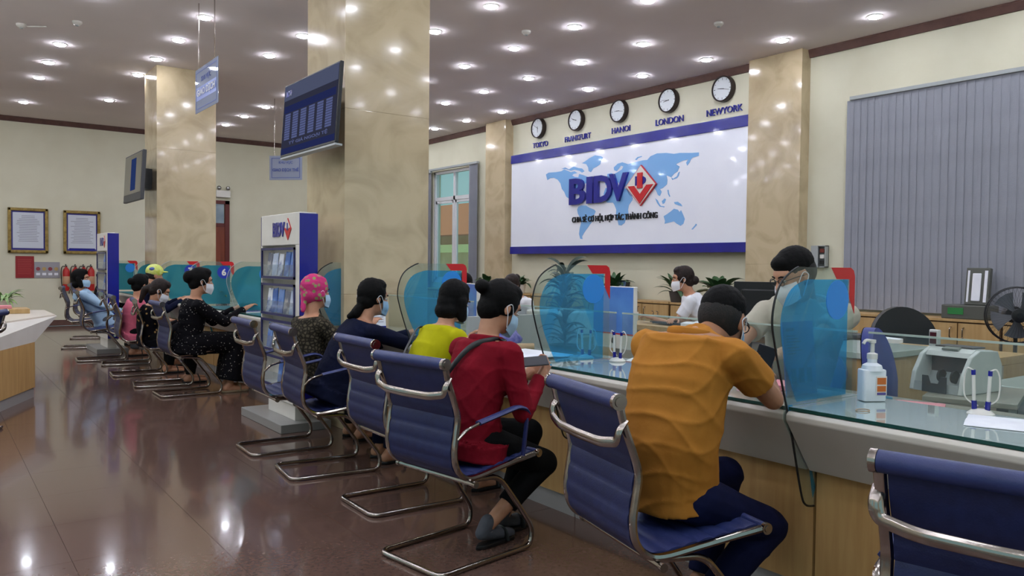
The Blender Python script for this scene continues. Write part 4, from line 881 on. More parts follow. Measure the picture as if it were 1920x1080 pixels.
# ================================================================ CANTILEVER CHAIRS
PROF = spline([(0, 0, .925), (.022, 0, .845), (.055, 0, .76), (.075, 0, .69), (.066, 0, .61), (.058, 0, .545), (.068, 0, .48), (.105, 0, .433), (.17, 0, .415), (.32, 0, .432), (.45, 0, .448), (.575, 0, .462)], 5)
def sling(s0, s1, name, half=.218, m=M_sling):
    pts = [PROF[0]]; 
    cum = [0]
    for a, b in zip(PROF, PROF[1:]): cum.append(cum[-1]+(b-a).length)
    T = cum[-1]; n = int((s1-s0)*110); vs = []; mi = []
    def pos(s):
        s = max(0, min(T-1e-6, s)); i = max(k for k in range(len(cum)) if cum[k] <= s); i = min(i, len(PROF)-2)
        return PROF[i].lerp(PROF[i+1], (s-cum[i])/(cum[i+1]-cum[i]))
    rows = []
    for k in range(n+1):
        s = s0*T+(s1-s0)*T*k/n; p = pos(s); t_ = (pos(s+.004)-pos(s-.004)).normalized(); nn = Vector((t_.z, 0, -t_.x)) * -1
        if nn.x < 0 and abs(t_.z) > .5: nn = -nn
        if nn.z < 0 and abs(t_.z) <= .5: nn = -nn
        th = (.004+.0085*abs(math.sin(math.pi*s/.062))**.5) if s > .2 else .006
        rows.append((p+nn*th, p-nn*(th*.8)))
    mb = MB()
    for f_, b_ in rows:
        for q in (f_, b_):
            for y in (-half, half): mb.v.append((q.x, y, q.z))
    for k in range(n):
        a = k*4; c = a+4
        for f in ((a, a+1, c+1, c), (a+2, c+2, c+3, a+3), (a, c, c+2, a+2), (a+1, a+3, c+3, c+1)): mb.f.append(f); mb.mi.append(0)
    e = n*4; mb.f += [(0, 2, 3, 1), (e, e+1, e+3, e+2)]; mb.mi += [0, 0]
    return mb.mesh(name, m, True)
HW = .236
CH_M = {'backrest': sling(.0, .56, 'backrest', m=M_sling_shade), 'seat': sling(.562, 1.0, 'seat')}
def _frame(sy): return MB().tube([(p.x, sy*HW, p.z) for p in PROF], .013, 8, flat=1.15, updir=(0, 1, 0)).mesh('side_frame', M_chrome, True)
CH_M['side_frame'] = _frame
FR = {s: _frame(s) for s in (1, -1)}
ROLL = MB().cyl((-.006, -.235, .928), (-.006, .235, .928), .026, 14).mesh('head_roll', M_sling, True)
def cap(x, z, r): 
    return {s: MB().cyl((x, s*.236, z), (x, s*.252, z), r, 16).cyl((x, s*.25, z), (x, s*.256, z), r*.6, 12).mesh('end_cap', M_chrome, True) for s in (1, -1)}
CAP = cap(-.006, .928, .027); KN = cap(.58, .462, .02)
FROLL = MB().cyl((.58, -.235, .462), (.58, .235, .462), .018, 12).mesh('seat_roll', M_sling, True)
bow = fillet([(.024, -.24, .868), (-.004, -.242, .835), (-.004, -.235, .80), (-.02, -.15, .785), (-.024, 0, .783), (-.02, .15, .785), (-.004, .235, .80), (-.004, .242, .835), (.024, .24, .868)], .03)
BOW = MB().tube(bow, .017, 8, flat=.5, updir=(1, 0, 0)).mesh('back_bow', M_chrome, True)
XB = MB().tube([(.15, -.262, .395), (.15, .262, .395)], .011, 8).cyl((.15, -.278, .395), (.15, -.262, .395), .015).cyl((.15, .262, .395), (.15, .278, .395), .015).mesh('cross_rod', M_chrome, True)
r1_ = [(.15, .20, .395), (.36, .20, .382), (.44, .205, .285), (.575, .215, .10), (.565, .215, .014), (.0, .215, .014)]
basep = r1_+[(p[0], -p[1], p[2]) for p in r1_[::-1]]
BASE = MB().tube(fillet(basep, .055, 6), .0125, 10).mesh('cantilever_base', M_chrome, True)
def _arm(s):
    a = MB().tube(fillet([(.07, s*.245, .60), (.10, s*.265, .64), (.2, s*.265, .665)], .03), .013, 8, flat=.6).mesh('arm_bracket', M_chrome, True)
    p = MB().tube(fillet([(.17, s*.265, .66), (.42, s*.265, .705), (.485, s*.262, .68), (.47, s*.25, .47)], .05), .021, 8, flat=.5, updir=(0, 0, 1)).mesh('arm_pad', M_sling, True)
    return a, p
ARM = {s: _arm(s) for s in (1, -1)}
def cchair(x, y, heading, label, arms=()):
    """x,y = middle of the rear floor bar"""
    t = thing('visitor_chair', label, 'chair', (x, y, 0), math.radians(heading), 'chrome and blue visitor chairs along the counter')
    parts = [CH_M['backrest'], CH_M['seat'], FR[1], FR[-1], ROLL, CAP[1], CAP[-1], KN[1], KN[-1], FROLL, BOW, XB, BASE]
    for s in arms: parts += list(ARM[s])
    for me in parts:
        o = bpy.data.objects.new(me.name.split('.')[0], me); C.objects.link(o); o.parent = t
    return t
cchair(1.745, .69, 12, 'empty blue ribbed chair cut off at the lower right corner', (1, -1))
cchair(1.80, 2.02, -14, 'blue ribbed chair that the man in the orange polo sits on')
cchair(1.725, 3.09, 9, 'blue ribbed chair with armrests that the woman in red sits on', (1, -1))
cchair(1.90, 4.0, -1, 'blue ribbed chair that the woman in the yellow top sits on', (-1,))
cchair(1.83, 4.92, -6, 'blue ribbed chair with armrests just left of the woman in navy', (1, -1))
cchair(1.82, 5.66, -2, 'blue ribbed chair in front of the near brochure rack', (1, -1))
cchair(1.87, 8.53, 0, 'blue ribbed chair that the woman in the black dotted dress sits on')
cchair(1.81, 9.32, -8, 'blue ribbed chair that the woman in the dark flowered blouse sits on')
cchair(1.76, 10.3, -4, 'blue ribbed chair beside the person in pink')
cchair(1.84, 11.45, -10, 'blue ribbed chair beside the far brochure rack', (-1,))
cchair(1.63, 12.05, -4, 'blue ribbed chair just nearer than the person in the pale blue jacket', (-1,))
cchair(1.69, 13.92, -12, 'blue ribbed chair on which the person in the pale blue jacket leans back', (-1,))
cchair(2.03, 15.6, -14, 'blue ribbed chair farthest along the row')
cchair(.39, 7.34, 150, 'blue ribbed chair cut off by the left picture edge')
# ================================================================ PEOPLE
def bake(mb, name, voxel, m, parent, it=6, fold=0, ff=9, extra=None, fac=.5):
    me = bpy.data.meshes.new('tmp'); me.from_pydata([tuple(v) for v in mb.v], [], mb.f); me.update()
    bm = bmesh.new(); bm.from_mesh(me); bmesh.ops.recalc_face_normals(bm, faces=bm.faces); bm.to_mesh(me); bm.free()
    o = bpy.data.objects.new('tmp', me); C.objects.link(o)
    r = o.modifiers.new('r', 'REMESH'); r.mode = 'VOXEL'; r.voxel_size = voxel
    s = o.modifiers.new('s', 'SMOOTH'); s.iterations = it; s.factor = fac
    ev = o.evaluated_get(bpy.context.evaluated_depsgraph_get()); out = bpy.data.meshes.new_from_object(ev)
    bpy.data.objects.remove(o); bpy.data.meshes.remove(me)
    if fold:
        n = len(out.vertices); co = np.empty(n*3); out.vertices.foreach_get('co', co); co = co.reshape(-1, 3)
        nr = np.empty(n*3); out.vertices.foreach_get('normal', nr); nr = nr.reshape(-1, 3)
        k = np.array([(1.3, .4, 2.1), (-.7, 1.6, 1.4), (1.9, -1.1, .6)])*ff
        wv = np.sin(co @ k[1]+1.7)*.9; d = np.sin(co @ k[0]+2.2*wv)+.6*np.sin(co @ k[2]*1.7+1.5*np.sin(co @ k[0]*.6))
        d = np.sign(d)*np.abs(d)**.8*.5
        ph = co @ np.array((.9, -.5, 2.4))*ff*1.25+1.2*np.sin(co @ k[1]*.7); rg = (1-np.abs(np.sin(ph)))**3
        ph2 = co @ np.array((-.6, .9, 2.9))*ff*1.1+1.3*np.sin(co @ k[2]*.8+2); rg2 = (1-np.abs(np.sin(ph2)))**3
        mk = np.clip(np.sin(co @ np.array((5.1, 3.7, -4.3))+1)+.35, 0, 1); mk2 = np.clip(np.sin(co @ np.array((-4.1, 5.7, 4.9))+2)+.2, 0, 1)
        d = d+1.5*rg*mk+1.3*rg2*mk2
        co += nr*(d*fold)[:, None]; out.vertices.foreach_set('co', co.ravel())
    if extra:                                     # finer pieces rooted inside the body (hands)
        for ex in extra:
            bm = bmesh.new(); bm.from_mesh(out); bm.from_mesh(ex); bm.to_mesh(out); bm.free()
    out.materials.clear(); out.materials.append(m); out.name = name; out.shade_smooth(); out.update()
    o = bpy.data.objects.new(name, out); C.objects.link(o); o.parent = parent
    if parent is not None: o.location = -parent.location
    return o
def cone(mb, a, b, ra, rb, round_a=True, round_b=True, seg=14):
    a, b = Vector(a), Vector(b); d = (b-a); L = d.length
    if L < 1e-5: return
    d /= L; pts = []; rs = []
    if round_a:
        for k in range(4):
            t = math.pi/2*k/4; pts.append(a-d*ra*math.cos(t)); rs.append(max(ra*math.sin(t), 1e-4))
    pts.append(a); rs.append(ra); pts.append(b); rs.append(rb)
    if round_b:
        for k in range(3, -1, -1):
            t = math.pi/2*k/4; pts.append(b+d*rb*math.cos(t)); rs.append(max(rb*math.sin(t), 1e-4))
    u = Vector((0, 0, 1)) if abs(d.z) < .9 else Vector((1, 0, 0)); u = (u-d*u.dot(d)).normalized(); w_ = d.cross(u); vs = []
    for p, r in zip(pts, rs):
        for k in range(seg):
            an = 2*math.pi*k/seg; vs.append(p+u*math.cos(an)*r+w_*math.sin(an)*r)
    n = len(pts); fs = [(i*seg+k, i*seg+(k+1) % seg, (i+1)*seg+(k+1) % seg, (i+1)*seg+k) for i in range(n-1) for k in range(seg)]
    mb.add(vs, fs+[tuple(range(seg))[::-1], tuple(range((n-1)*seg, n*seg))])
def loft(mb, secs, side, seg=24):
    """sections (centre, half width, half depth) along a spine"""
    n = len(secs); vs = []
    for i, (c, hw, hd) in enumerate(secs):
        c = Vector(c); t = (Vector(secs[min(i+1, n-1)][0])-Vector(secs[max(i-1, 0)][0])).normalized()
        s = (side-t*side.dot(t)).normalized(); f = s.cross(t)
        for k in range(seg):
            a = 2*math.pi*k/seg; ca, sa = math.cos(a), math.sin(a)
            ca = math.copysign(abs(ca)**.85, ca); sa = math.copysign(abs(sa)**.85, sa)
            vs.append(c+s*(ca*hw)+f*(sa*hd))
    mb.add(vs, [(i*seg+k, i*seg+(k+1) % seg, (i+1)*seg+(k+1) % seg, (i+1)*seg+k) for i in range(n-1) for k in range(seg)]+[tuple(range(seg))[::-1], tuple(range((n-1)*seg, n*seg))])
def ik(S, T, l1, l2, hint):
    S, T, hint = Vector(S), Vector(T), Vector(hint); d = T-S; L = min(max(d.length, 1e-4), (l1+l2)*.995); u = d.normalized()
    T = S+u*L; a = (l1*l1-l2*l2+L*L)/(2*L); h = math.sqrt(max(l1*l1-a*a, 0)); p = (hint-u*hint.dot(u)); p = p.normalized() if p.length > 1e-5 else Vector((0, 0, -1))
    return S+u*a+p*h, T
def hand_mesh(wrist, d, nrm, side, curl=.5, voxel=.0042):
    """palm, four unequal bent fingers and a thumb; d = pointing direction, nrm = back-of-hand direction"""
    d = Vector(d).normalized(); nrm = Vector(nrm); nrm = (nrm-d*nrm.dot(d)).normalized(); s = d.cross(nrm)*side; w0 = Vector(wrist); mb = MB()
    P = lambda f, a, n_=0: w0+d*f+s*a+nrm*n_
    for a in (-.026, -.009, .009, .026): cone(mb, P(0, a*.6), P(.078, a*1.05), .0165, .0125)
    cone(mb, P(-.02, 0), P(.02, 0), .024, .024)
    for a, L, r in ((.031, .066, .0088), (.0105, .076, .0092), (-.0105, .071, .0088), (-.031, .055, .0078)):
        p = P(.078, a); dr = d.copy(); ang = 0
        for k, fr in enumerate((.45, .32, .25)):
            ang += curl*(.55, .9, .6)[k]; dr = d*math.cos(ang)-nrm*math.sin(ang); q = p+dr*(L*fr); cone(mb, p, q, r*(1-.08*k), r*(.93-.08*k), seg=10); p = q
    p = P(.015, .028, -.006)
    for fr, aw, dn in ((.045, .62, .25), (.032, .35, .45), (.026, .12, .6)):
        q = p+(d*.8+s*aw-nrm*dn*curl*1.2).normalized()*fr; cone(mb, p, q, .0118, .0098, seg=10); p = q
    o = bake(mb, 'hand', voxel, M_skin, None, it=3); me = o.data; bpy.data.objects.remove(o); return me
def person(name, label, hip, heading, head, look=(0, 0), neck_up=.155, hands=None, feet=None, shirt=None, trousers=None, sleeve='long', sex='f',
           hair=None, mask=None, skin=None, vox=.011, fold=.003, shoulder_yaw=0, seat_z=None, slouch=.03, elbow=None, kneeh=None, shoes=None, sock=None, glasses=False, curl=(.5, .5), skirt=False, hnorm=None, hem=-.06, hdir=None, nohands=(), scale=1.0, hem_w=1.0, hunch=(0, 0), ht=.10):
    skin = skin or M_skin
    t = thing('person', label, 'person', (hip[0], hip[1], 0))
    H = Vector(hip); hd = Vector(head); hz = math.radians(heading); fw = Vector((math.cos(hz), math.sin(hz), 0)); lf = Vector((-fw.y, fw.x, 0))
    sy = math.radians(heading+shoulder_yaw); sl_ = Vector((-math.sin(sy), math.cos(sy), 0))
    lk = math.radians(look[0]); lp = math.radians(look[1]); Rh = Matrix.Rotation(lk, 3, 'Z') @ Matrix.Rotation(lp, 3, 'Y')
    f = scale; sw = (.178 if sex == 'm' else .152)*f; cw = (.165 if sex == 'm' else .140)*f; cd = (.115 if sex == 'm' else .105)*f
    Nk = hd+Rh @ Vector((-.045, 0, -.075))*f; base = Nk-Vector((0, 0, .075))*f; base = base.lerp(base+(H-base).normalized()*.03, 1)
    base = base-fw*hunch[0]+Vector((0, 0, hunch[1]))
    up = (base-H).normalized(); Sh = base-up*.045*f
    bk = -fw if True else fw
    mid = H.lerp(Sh, .5)+bk*slouch; 
    sec = lambda u: (H.lerp(mid, u*2) if u < .5 else mid.lerp(Sh, u*2-1))
    # smooth spine
    sp = spline([H-up*.06, H, mid, Sh, base+up*.02], 5)
    def spine(u): i = u*(len(sp)-1); k = min(int(i), len(sp)-2); return sp[k].lerp(sp[k+1], i-k)
    arms = []
    for i, s in enumerate((1, -1)):
        S = Sh+sl_*(s*sw)-up*.005; hn = (hands or {}).get('LR'[i], H+fw*.35+lf*s*.12+Vector((0, 0, .1)))
        eh = (elbow or {}).get('LR'[i], (bk*.4+lf*s*.35+Vector((0, 0, -1))))
        E_, W_ = ik(S, hn, .275*f, .245*f, eh); arms.append((S, E_, W_, s))
    ft = feet or {'L': H+fw*.42+lf*.1-Vector((0, 0, H.z-.06)), 'R': H+fw*.38-lf*.1-Vector((0, 0, H.z-.06))}
    legs = []
    for i, s in enumerate((1, -1)):
        Hp = H+lf*(s*.085); A = Vector(ft['LR'[i]]); K, A = ik(Hp, A, .42*f, .41*f, (kneeh or {}).get('LR'[i], fw*1+Vector((0, 0, 1.1)))); legs.append((Hp, K, A, s))
    # ---- body: one continuous skin
    b = MB()
    loft(b, [(spine(u), w_*f, d_*f) for u, w_, d_ in ((0, .105, .08), (.12, .115, .085), (.25, .125, .095), (.5, cw/f*.86, cd/f*.85), (.75, cw/f*.95, cd/f*.9), (.9, cw/f*.75, .075), (1, .06, .055))], sl_)
    for S, E_, W_, s in arms: cone(b, Sh, S, .05*f, .047*f); cone(b, S, E_, .045*f, .036*f); cone(b, E_, W_, .036*f, .024*f)
    for Hp, K, A, s in legs: cone(b, Hp, K, .072*f, .055*f); cone(b, K, A, .052*f, .032*f)
    cone(b, base-up*.03, hd+Rh @ Vector((-.03, 0, -.05))*f, .052*f, .05*f)
    E3 = lambda c, r: b.ell(hd+Rh @ (Vector(c)*f), [q*f for q in r], Rh, 18, 12)
    E3((-.012, 0, .03), (.094, .076, .092)); E3((.022, 0, -.035), (.064, .058, .082)); E3((.05, 0, -.088), (.028, .032, .024)); E3((.052, 0, .03), (.04, .058, .03))
    hp = lambda c: hd+Rh @ (Vector(c)*f)
    cone(b, hp((.082, 0, .012)), hp((.102, 0, -.028)), .009*f, .014*f)
    for s in (1, -1):
        E3((-.005, s*.077, -.008), (.018, .008, .031)); E3((.062, s*.034, -.03), (.022, .022, .02))
    cone(b, hp((.083, .018, -.062)), hp((.083, -.018, -.062)), .008*f, .008*f)
    extra = []
    for i, (S, E_, W_, s) in enumerate(arms):
        if 'LR'[i] in nohands: continue
        d = Vector((hdir or {}).get('LR'[i], (W_-E_))).normalized(); nv = (hnorm or {}).get('LR'[i], (0, 0, 1))
        extra.append(hand_mesh(W_-d*.0, d, nv, s if Vector(nv).z >= 0 else -s, curl[i]))
    bo = bake(b, 'body', vox, skin, t, it=4, extra=extra)
    # eyes and brows
    for s in (1, -1):
        ey = MB().ell(hp((.0765, s*.031, .0)), (.010*f, .011*f, .0052*f), Rh, 10, 8).build('eye', mat('eye_white', '#d8d4cc', .2), t, smooth=True); ey.location = -t.location
        pu = MB().ell(hp((.0840, s*.031, .0)), (.004*f, .0052*f, .005*f), Rh, 8, 6).build('pupil', M_black, ey, smooth=True)
        br = MB().tube([hp((.089, s*.014, .022)), hp((.088, s*.033, .027)), hp((.075, s*.052, .02))], .0035*f, 6).build('eyebrow', M_hair, t, smooth=True); br.location = -t.location
    # ---- clothes
    if shirt:
        m = MB(); k = .013 if sex == 'f' else .016
        u0 = 0.02+hem
        lo = H+(H-mid).normalized()*(-hem*1.0)
        wm = .88 if sex == 'm' else 1
        hx = 1.12 if sex == 'f' else 1
        secs = [(H-up*ht, .168*f*hem_w*wm*hx, .13*f*hem_w*hx), (H-up*.0, (.163)*f*hem_w*wm*hx+k*.3, .128*f*hem_w*hx), (spine(.14), (.158+k*.6)*f*wm*hx, (.124+k*.4)*f*hx), (spine(.27), (.142+k)*f*wm, (.112+k)*f), (spine(.42), (cw*.90+k), cd*.9+k), (spine(.62), cw*.98+k, cd+k), (spine(.78), cw+k*.8, cd*.95+k*.5), (spine(.9), cw*.78, .078*f), (base+up*.012, .066*f, .064*f)]
        loft(m, secs, sl_)
        for S, E_, W_, s in arms:
            cone(m, Sh-up*.01, S, .062*f, (.056+k*.3)*f)
            if sleeve == 'long': cone(m, S, E_, (.053+k*.5)*f, .047*f); cone(m, E_, E_.lerp(W_, .93), .047*f, .035*f, True, False)
            else: cone(m, S, S.lerp(E_, .6), (.054+k*.5)*f, (.056+k*.4)*f, True, False)
        bake(m, 'shirt', vox*.8, shirt, t, it=3, fold=fold)
    if trousers:
        m = MB()
        loft(m, [(H-up*.085, .13*f, .10*f), (H-up*.03, .140*f, .112*f), (H+up*.02, .130*f, .102*f), (H+up*.06, .115*f, .09*f)], sl_)
        for Hp, K, A, s in legs:
            if skirt: cone(m, Hp, K, .105*f, .095*f); cone(m, K, K.lerp(A, .85), .095*f, .12*f, True, False)
            else: cone(m, Hp-up*.012, K, .086*f, .069*f); cone(m, K, K.lerp(A, .9 if not sock else .66), .067*f, .052*f, True, False)
        if skirt:
            cone(m, legs[0][1], legs[1][1], .09*f, .09*f); a0 = legs[0][1].lerp(legs[1][1], .5); a1 = legs[0][2].lerp(legs[1][2], .5); cone(m, a0, a0.lerp(a1, .85), .10*f, .13*f, True, False)
        bake(m, 'trousers' if not skirt else 'skirt', vox*.9, trousers, t, it=3, fold=fold*.8, ff=7)
    for i, (Hp, K, A, s) in enumerate(legs):
        dv = (A-K); fd = Vector((fw.x, fw.y, 0))*.9+Vector((0, 0, -.2)); fd.normalize()
        h0 = Vector((A.x, A.y, max(A.z-.035, .035)))-fd*.04; toe = h0+Vector((fd.x, fd.y, 0))*.2*f; toe.z = .028
        m = MB(); cone(m, h0, toe, .033*f, .026*f); cone(m, A+Vector((0, 0, .02)), h0, .036*f, .033*f); cone(m, h0.lerp(toe, .6)+lf*.012, toe, .03*f, .024*f)
        bake(m, 'foot' if sock is None else 'sock', .008, sock or skin, t, it=3)
        m = MB(); z_ = .012
        cs = [(toe+fd*.03), (toe+lf*.035), (h0.lerp(toe, .5)+lf*.036), (h0+lf*.028), (h0-fd*.045), (h0-lf*.028), (h0.lerp(toe, .5)-lf*.034), (toe-lf*.033)]
        sh = MB().prism([(c.x, c.y) for c in cs], 'z', .0, .022).build('shoe_sole', shoes or M_black, t, bevel=.006); sh.location = -t.location
        if shoes is not None or True:
            c = h0.lerp(toe, .68); a1 = c+lf*.036; a2 = c-lf*.036; tp = c+Vector((0, 0, .045))
            st = MB().tube(spline([(a1.x, a1.y, .012), (a1.x*.75+tp.x*.25, a1.y*.75+tp.y*.25, .048), (tp.x, tp.y, .062), (a2.x*.75+tp.x*.25, a2.y*.75+tp.y*.25, .048), (a2.x, a2.y, .012)], 4), .02, 8, flat=.3, updir=(fd.x, fd.y, 0)).build('shoe_strap', shoes or M_black, t, smooth=True); st.location = -t.location
    # ---- hair
    hm = hair[1] if hair else M_hair; st = hair[0] if hair else 'bun'; m = MB()
    E4 = lambda c, r: m.ell(hp(c), [q*f for q in r], Rh, 20, 14)
    if st == 'short':
        E4((-.016, 0, .043), (.092, .078, .086)); E4((.03, 0, .085), (.05, .056, .036))
        mm = MB(); mm.ell(hp((-.022, 0, .012)), (.089*f, .0785*f, .088*f), Rh, 20, 14); fo = bake(mm, 'cropped_sides', .007, M_fade if hm is M_hair else hm, t, it=2)
    elif st == 'quiff':
        E4((-.016, 0, .05), (.096, .08, .085)); E4((.04, 0, .078), (.05, .056, .036))
        mm = MB(); mm.ell(hp((-.024, 0, .012)), (.088*f, .0785*f, .085*f), Rh, 20, 14); bake(mm, 'cropped_sides', .007, M_fade, t, it=2)
    else:
        E4((-.020, 0, .036), (.100, .084, .098)); E4((.02, 0, .085), (.06, .062, .045)); E4((-.055, 0, -.02), (.06, .068, .07))
        for s in (1, -1): E4((.0, s*.06, .02), (.05, .022, .06))
        if st == 'bun': E4((-.13, 0, .03), (.042, .042, .042))
        if st == 'lowbun': E4((-.115, 0, -.02), (.045, .05, .045))
        if st == 'highbun': E4((-.135, .0, .05), (.036, .038, .034))
        if st == 'bob':
            for s in (1, -1): cone(m, hp((-.01, s*.068, .0)), hp((.02, s*.072, -.09)), .034*f, .03*f)
            E4((-.05, 0, -.07), (.06, .078, .06))
        if st == 'ponytail':
            cone(m, hp((-.10, 0, .01)), hp((-.145, 0, -.05)), .03*f, .038*f); cone(m, hp((-.145, 0, -.05)), hp((-.13, .0, -.19)), .038*f, .02*f)
        if st == 'sidepony':
            cone(m, hp((-.085, 0, -.06)), hp((-.115, .01, -.11)), .034*f, .036*f); cone(m, hp((-.115, .01, -.11)), hp((-.15, .03, -.135)), .036*f, .018*f)
        if st == 'clip': E4((-.115, 0, .03), (.05, .06, .06))
    bake(m, 'hair', .0075, hm, t, it=3, fold=.0012, ff=60)
    # ---- mask with ear loops
    if mask:
        vs = []; nu, nv = 12, 7; mb = MB()
        for off in (0, .002):
            for j in range(nv+1):
                z = -.012-.098*j/nv
                for i in range(nu+1):
                    a = math.radians(-78+156*i/nu); R0 = .068+.008*math.sin(math.pi*j/nv)+.004*math.cos(a)+.012*max(0, math.cos(a))**3*(1-abs(j/nv-.35)*1.2)
                    zz = z*(.78+.22*math.cos(a))-.004
                    vs.append(hp(((R0+off)*math.cos(a)+.022, (R0*.93+off)*math.sin(a)*(.94 if j < nv*.7 else .86), zz)))
        W1 = nu+1; q = W1*(nv+1)
        fs = [(q+j*W1+i, q+j*W1+i+1, q+(j+1)*W1+i+1, q+(j+1)*W1+i) for j in range(nv) for i in range(nu)]+[(j*W1+i+1, j*W1+i, (j+1)*W1+i, (j+1)*W1+i+1) for j in range(nv) for i in range(nu)]
        mo = mb.add(vs, fs).build('face_mask', mask, t, smooth=True); mo.location = -t.location
        for s in (1, -1):
            MB().tube(spline([hp((.035, s*.073, -.02)), hp((.005, s*.085, .018)), hp((-.018, s*.084, .0)), hp((.0, s*.083, -.03)), hp((.03, s*.066, -.085))], 4), .0022, 5).build('ear_loop', M_maskw, mo, smooth=True)
    if glasses:
        g = MB()
        for s in (1, -1):
            pts = [hp((.094, s*.033+.022*math.cos(a), .002+.017*math.sin(a))) for a in [k*math.pi/8 for k in range(17)]]
            g.tube(pts, .0022, 5, cap=False); g.tube([hp((.094, s*.056, .006)), hp((.04, s*.076, .008)), hp((-.01, s*.082, .002))], .0024, 5)
        g.tube([hp((.095, .011, .006)), hp((.095, -.011, .006))], .002, 5)
        go = g.build('glasses', M_black, t, smooth=True); go.location = -t.location
    t['_'] = 0; del t['_']
    return dict(t=t, hp=hp, arms=arms, spine=spine, sl=sl_, fw=fw, Sh=Sh, base=base, up=up, H=H, cd=cd, cw=cw)
def strap(p, pts, r, nm, m, flat=.35):
    o = MB().tube(spline(pts, 6), r, 8, flat=flat, updir=tuple(-p['fw'])).build(nm, m, p['t'], smooth=True); o.location = -p['t'].location; return o
def collar(p, m, r, R_, dz, nm):
    bs = p['base']+p['up']*dz
    ringp = [bs+(p['sl']*math.cos(a)*R_+p['fw']*math.sin(a)*R_*.95)-p['up']*(.012*math.sin(a)) for a in [k*math.pi/10 for k in range(21)]]
    o = MB().tube(ringp, r, 8, flat=1.15, updir=tuple(p['up']), cap=False).build(nm, m, p['t'], smooth=True); o.location = -p['t'].location; return o
M_orange = mat('orange_polo', '#b07630', .8, col2='#a66d2a', scale=8, bump=.12, bscale=30, spec=.12)
M_navyt = mat('navy_trousers', '#121739', .8, col2='#0f1331', scale=10, bump=.15, bscale=25, spec=.12)
M_redk = mat('red_knit', '#7c1222', .85, col2='#71101e', scale=10, bump=.15, bscale=50, spec=.12)
M_blk = mat('black_trousers', '#101112', .8, col2='#0c0c0e', scale=10, bump=.15, bscale=30, spec=.12)
M_yel = mat('yellow_top', '#b2ae12', .8, col2='#a7a30f', scale=8, bump=.1, bscale=40, spec=.12)
M_navyk = mat('navy_jumper', '#0f142c', .85, col2='#0c1024', scale=10, bump=.2, bscale=50, spec=.12)
M_snake = mat('snake_print', '#5d5544', .8, kind='crackle', col2='#1d1a16', scale=38, lo=.02, hi=.4, bump=.1, spec=.12)
M_dots = mat('black_floral', '#0d0c10', .85, kind='voronoi', col2='#a59f98', scale=34, lo=.10, hi=.2, bump=.1, spec=.12)
M_flor = mat('dark_floral', '#0e0d12', .85, kind='voronoi', col2='#b8905a', scale=16, lo=.14, hi=.24, bump=.1, spec=.12)
M_pinks = mat('pink_shirt', '#cf6a80', .8, col2='#c45f75', scale=8, bump=.1, spec=.12)
M_ltb = mat('pale_blue_jacket', '#a9c4dc', .8, col2='#9dbad4', scale=8, bump=.15, bscale=30, spec=.12)
M_wpolo = mat('white_polo', '#dcdde2', .8, col2='#d2d4da', scale=8, bump=.1)
M_scarf = mat('pink_scarf', '#c23a72', .75, kind='voronoi', col2='#8c9a62', scale=26, lo=.22, hi=.42, bump=.15, spec=.12)
M_greyt = mat('grey_trousers', '#55585e', .8, bump=.1, spec=.12)
V = Vector
# man in orange
p = person('man', 'man in an orange polo and glasses leaning on the counter over a phone', (2.17, 1.93, .545), 4, (2.47, 1.975, 1.145), (10, 20), hands={'L': (2.76, 2.10, .93), 'R': (2.69, 1.93, .925)}, hdir={'L': (.3, -.6, .35), 'R': (.0, .75, .3)}, hnorm={'L': (.5, .5, .6), 'R': (.5, -.1, -.8)}, hunch=(.135, .12), ht=-.02,
    feet={'L': (2.45, 2.05, .10), 'R': (2.22, 1.86, .12)}, shirt=M_orange, trousers=M_navyt, sleeve='short', sex='m', hair=('short', M_hair), mask=M_mask, skin=M_skin2, vox=.009, fold=.0042, slouch=.075, elbow={'R': (-.1, -.9, -1), 'L': (0, .8, -1)}, kneeh={'L': (1, .1, .75), 'R': (1, -.05, .75)}, glasses=True, curl=(.8, .8), scale=1.08, shoes=mat('brown_sandal', '#5a3b2c', .6))
collar(p, M_orange, .016, .068, .012, 'collar')
t = thing('smartphone', 'black phone with the calculator open in the hands of the man in orange', 'phone', (2.83, 1.90, .925)); t.rotation_euler = (math.radians(38), math.radians(-20), math.radians(-38))
_pl = at(1430, 682, y=1.98); orient(t, _pl, -CAMF*.95+UP*.12-CAMR*.25, UP*.95+CAMR*.3); t.rotation_mode = 'XYZ'
MB().box((-.037, -.075, -.004), (.037, .075, .004)).build('case', M_black, t, bevel=.004)
MB().box((-.034, -.071, .004), (.034, .071, .0048)).build('screen', mat('phone_dark', '#15171d', .45), t)
bt = mat('phone_key', '#6d7078', .4)
for r_ in range(3):
    for c_ in range(4): MB().lathe([(.0055, .0048), (.0055, .0052)], 10, Matrix.Translation((-.0255+.017*c_, -.055+.017*r_, 0))).build('key', mat('phone_key_orange', '#d97f2e', .4) if c_ == 3 else bt, t)
# woman in red
p = person('woman', 'woman in a red knit top with a high bun looking down at a phone', (2.08, 3.13, .535), 12, (2.245, 3.13, 1.145), (-4, 24), hands={'L': (2.44, 3.16, .80), 'R': (2.42, 3.03, .81)}, hdir={'R': (.6, .2, .6), 'L': (.7, 0, .4)}, hnorm={'R': (.3, -.8, -.2), 'L': (0, .8, -.3)}, shirt=M_redk, trousers=M_blk,
    feet={'L': (2.34, 3.21, .10), 'R': (2.16, 3.10, .10)}, kneeh={'L': (1, 0, .6), 'R': (1, 0, .6)}, hair=('highbun', M_hair), mask=M_mask, vox=.009, fold=.003, slouch=.035, curl=(.9, .9), sock=mat('grey_sock', '#4c4f57', .9, bump=.3), scale=1.03, elbow={'R': (-.35, -.35, -1), 'L': (-.3, .4, -1)})
collar(p, M_redk, .019, .074, .004, 'cowl')
q = lambda u, s, d: p['spine'](u)+p['sl']*s-p['fw']*d
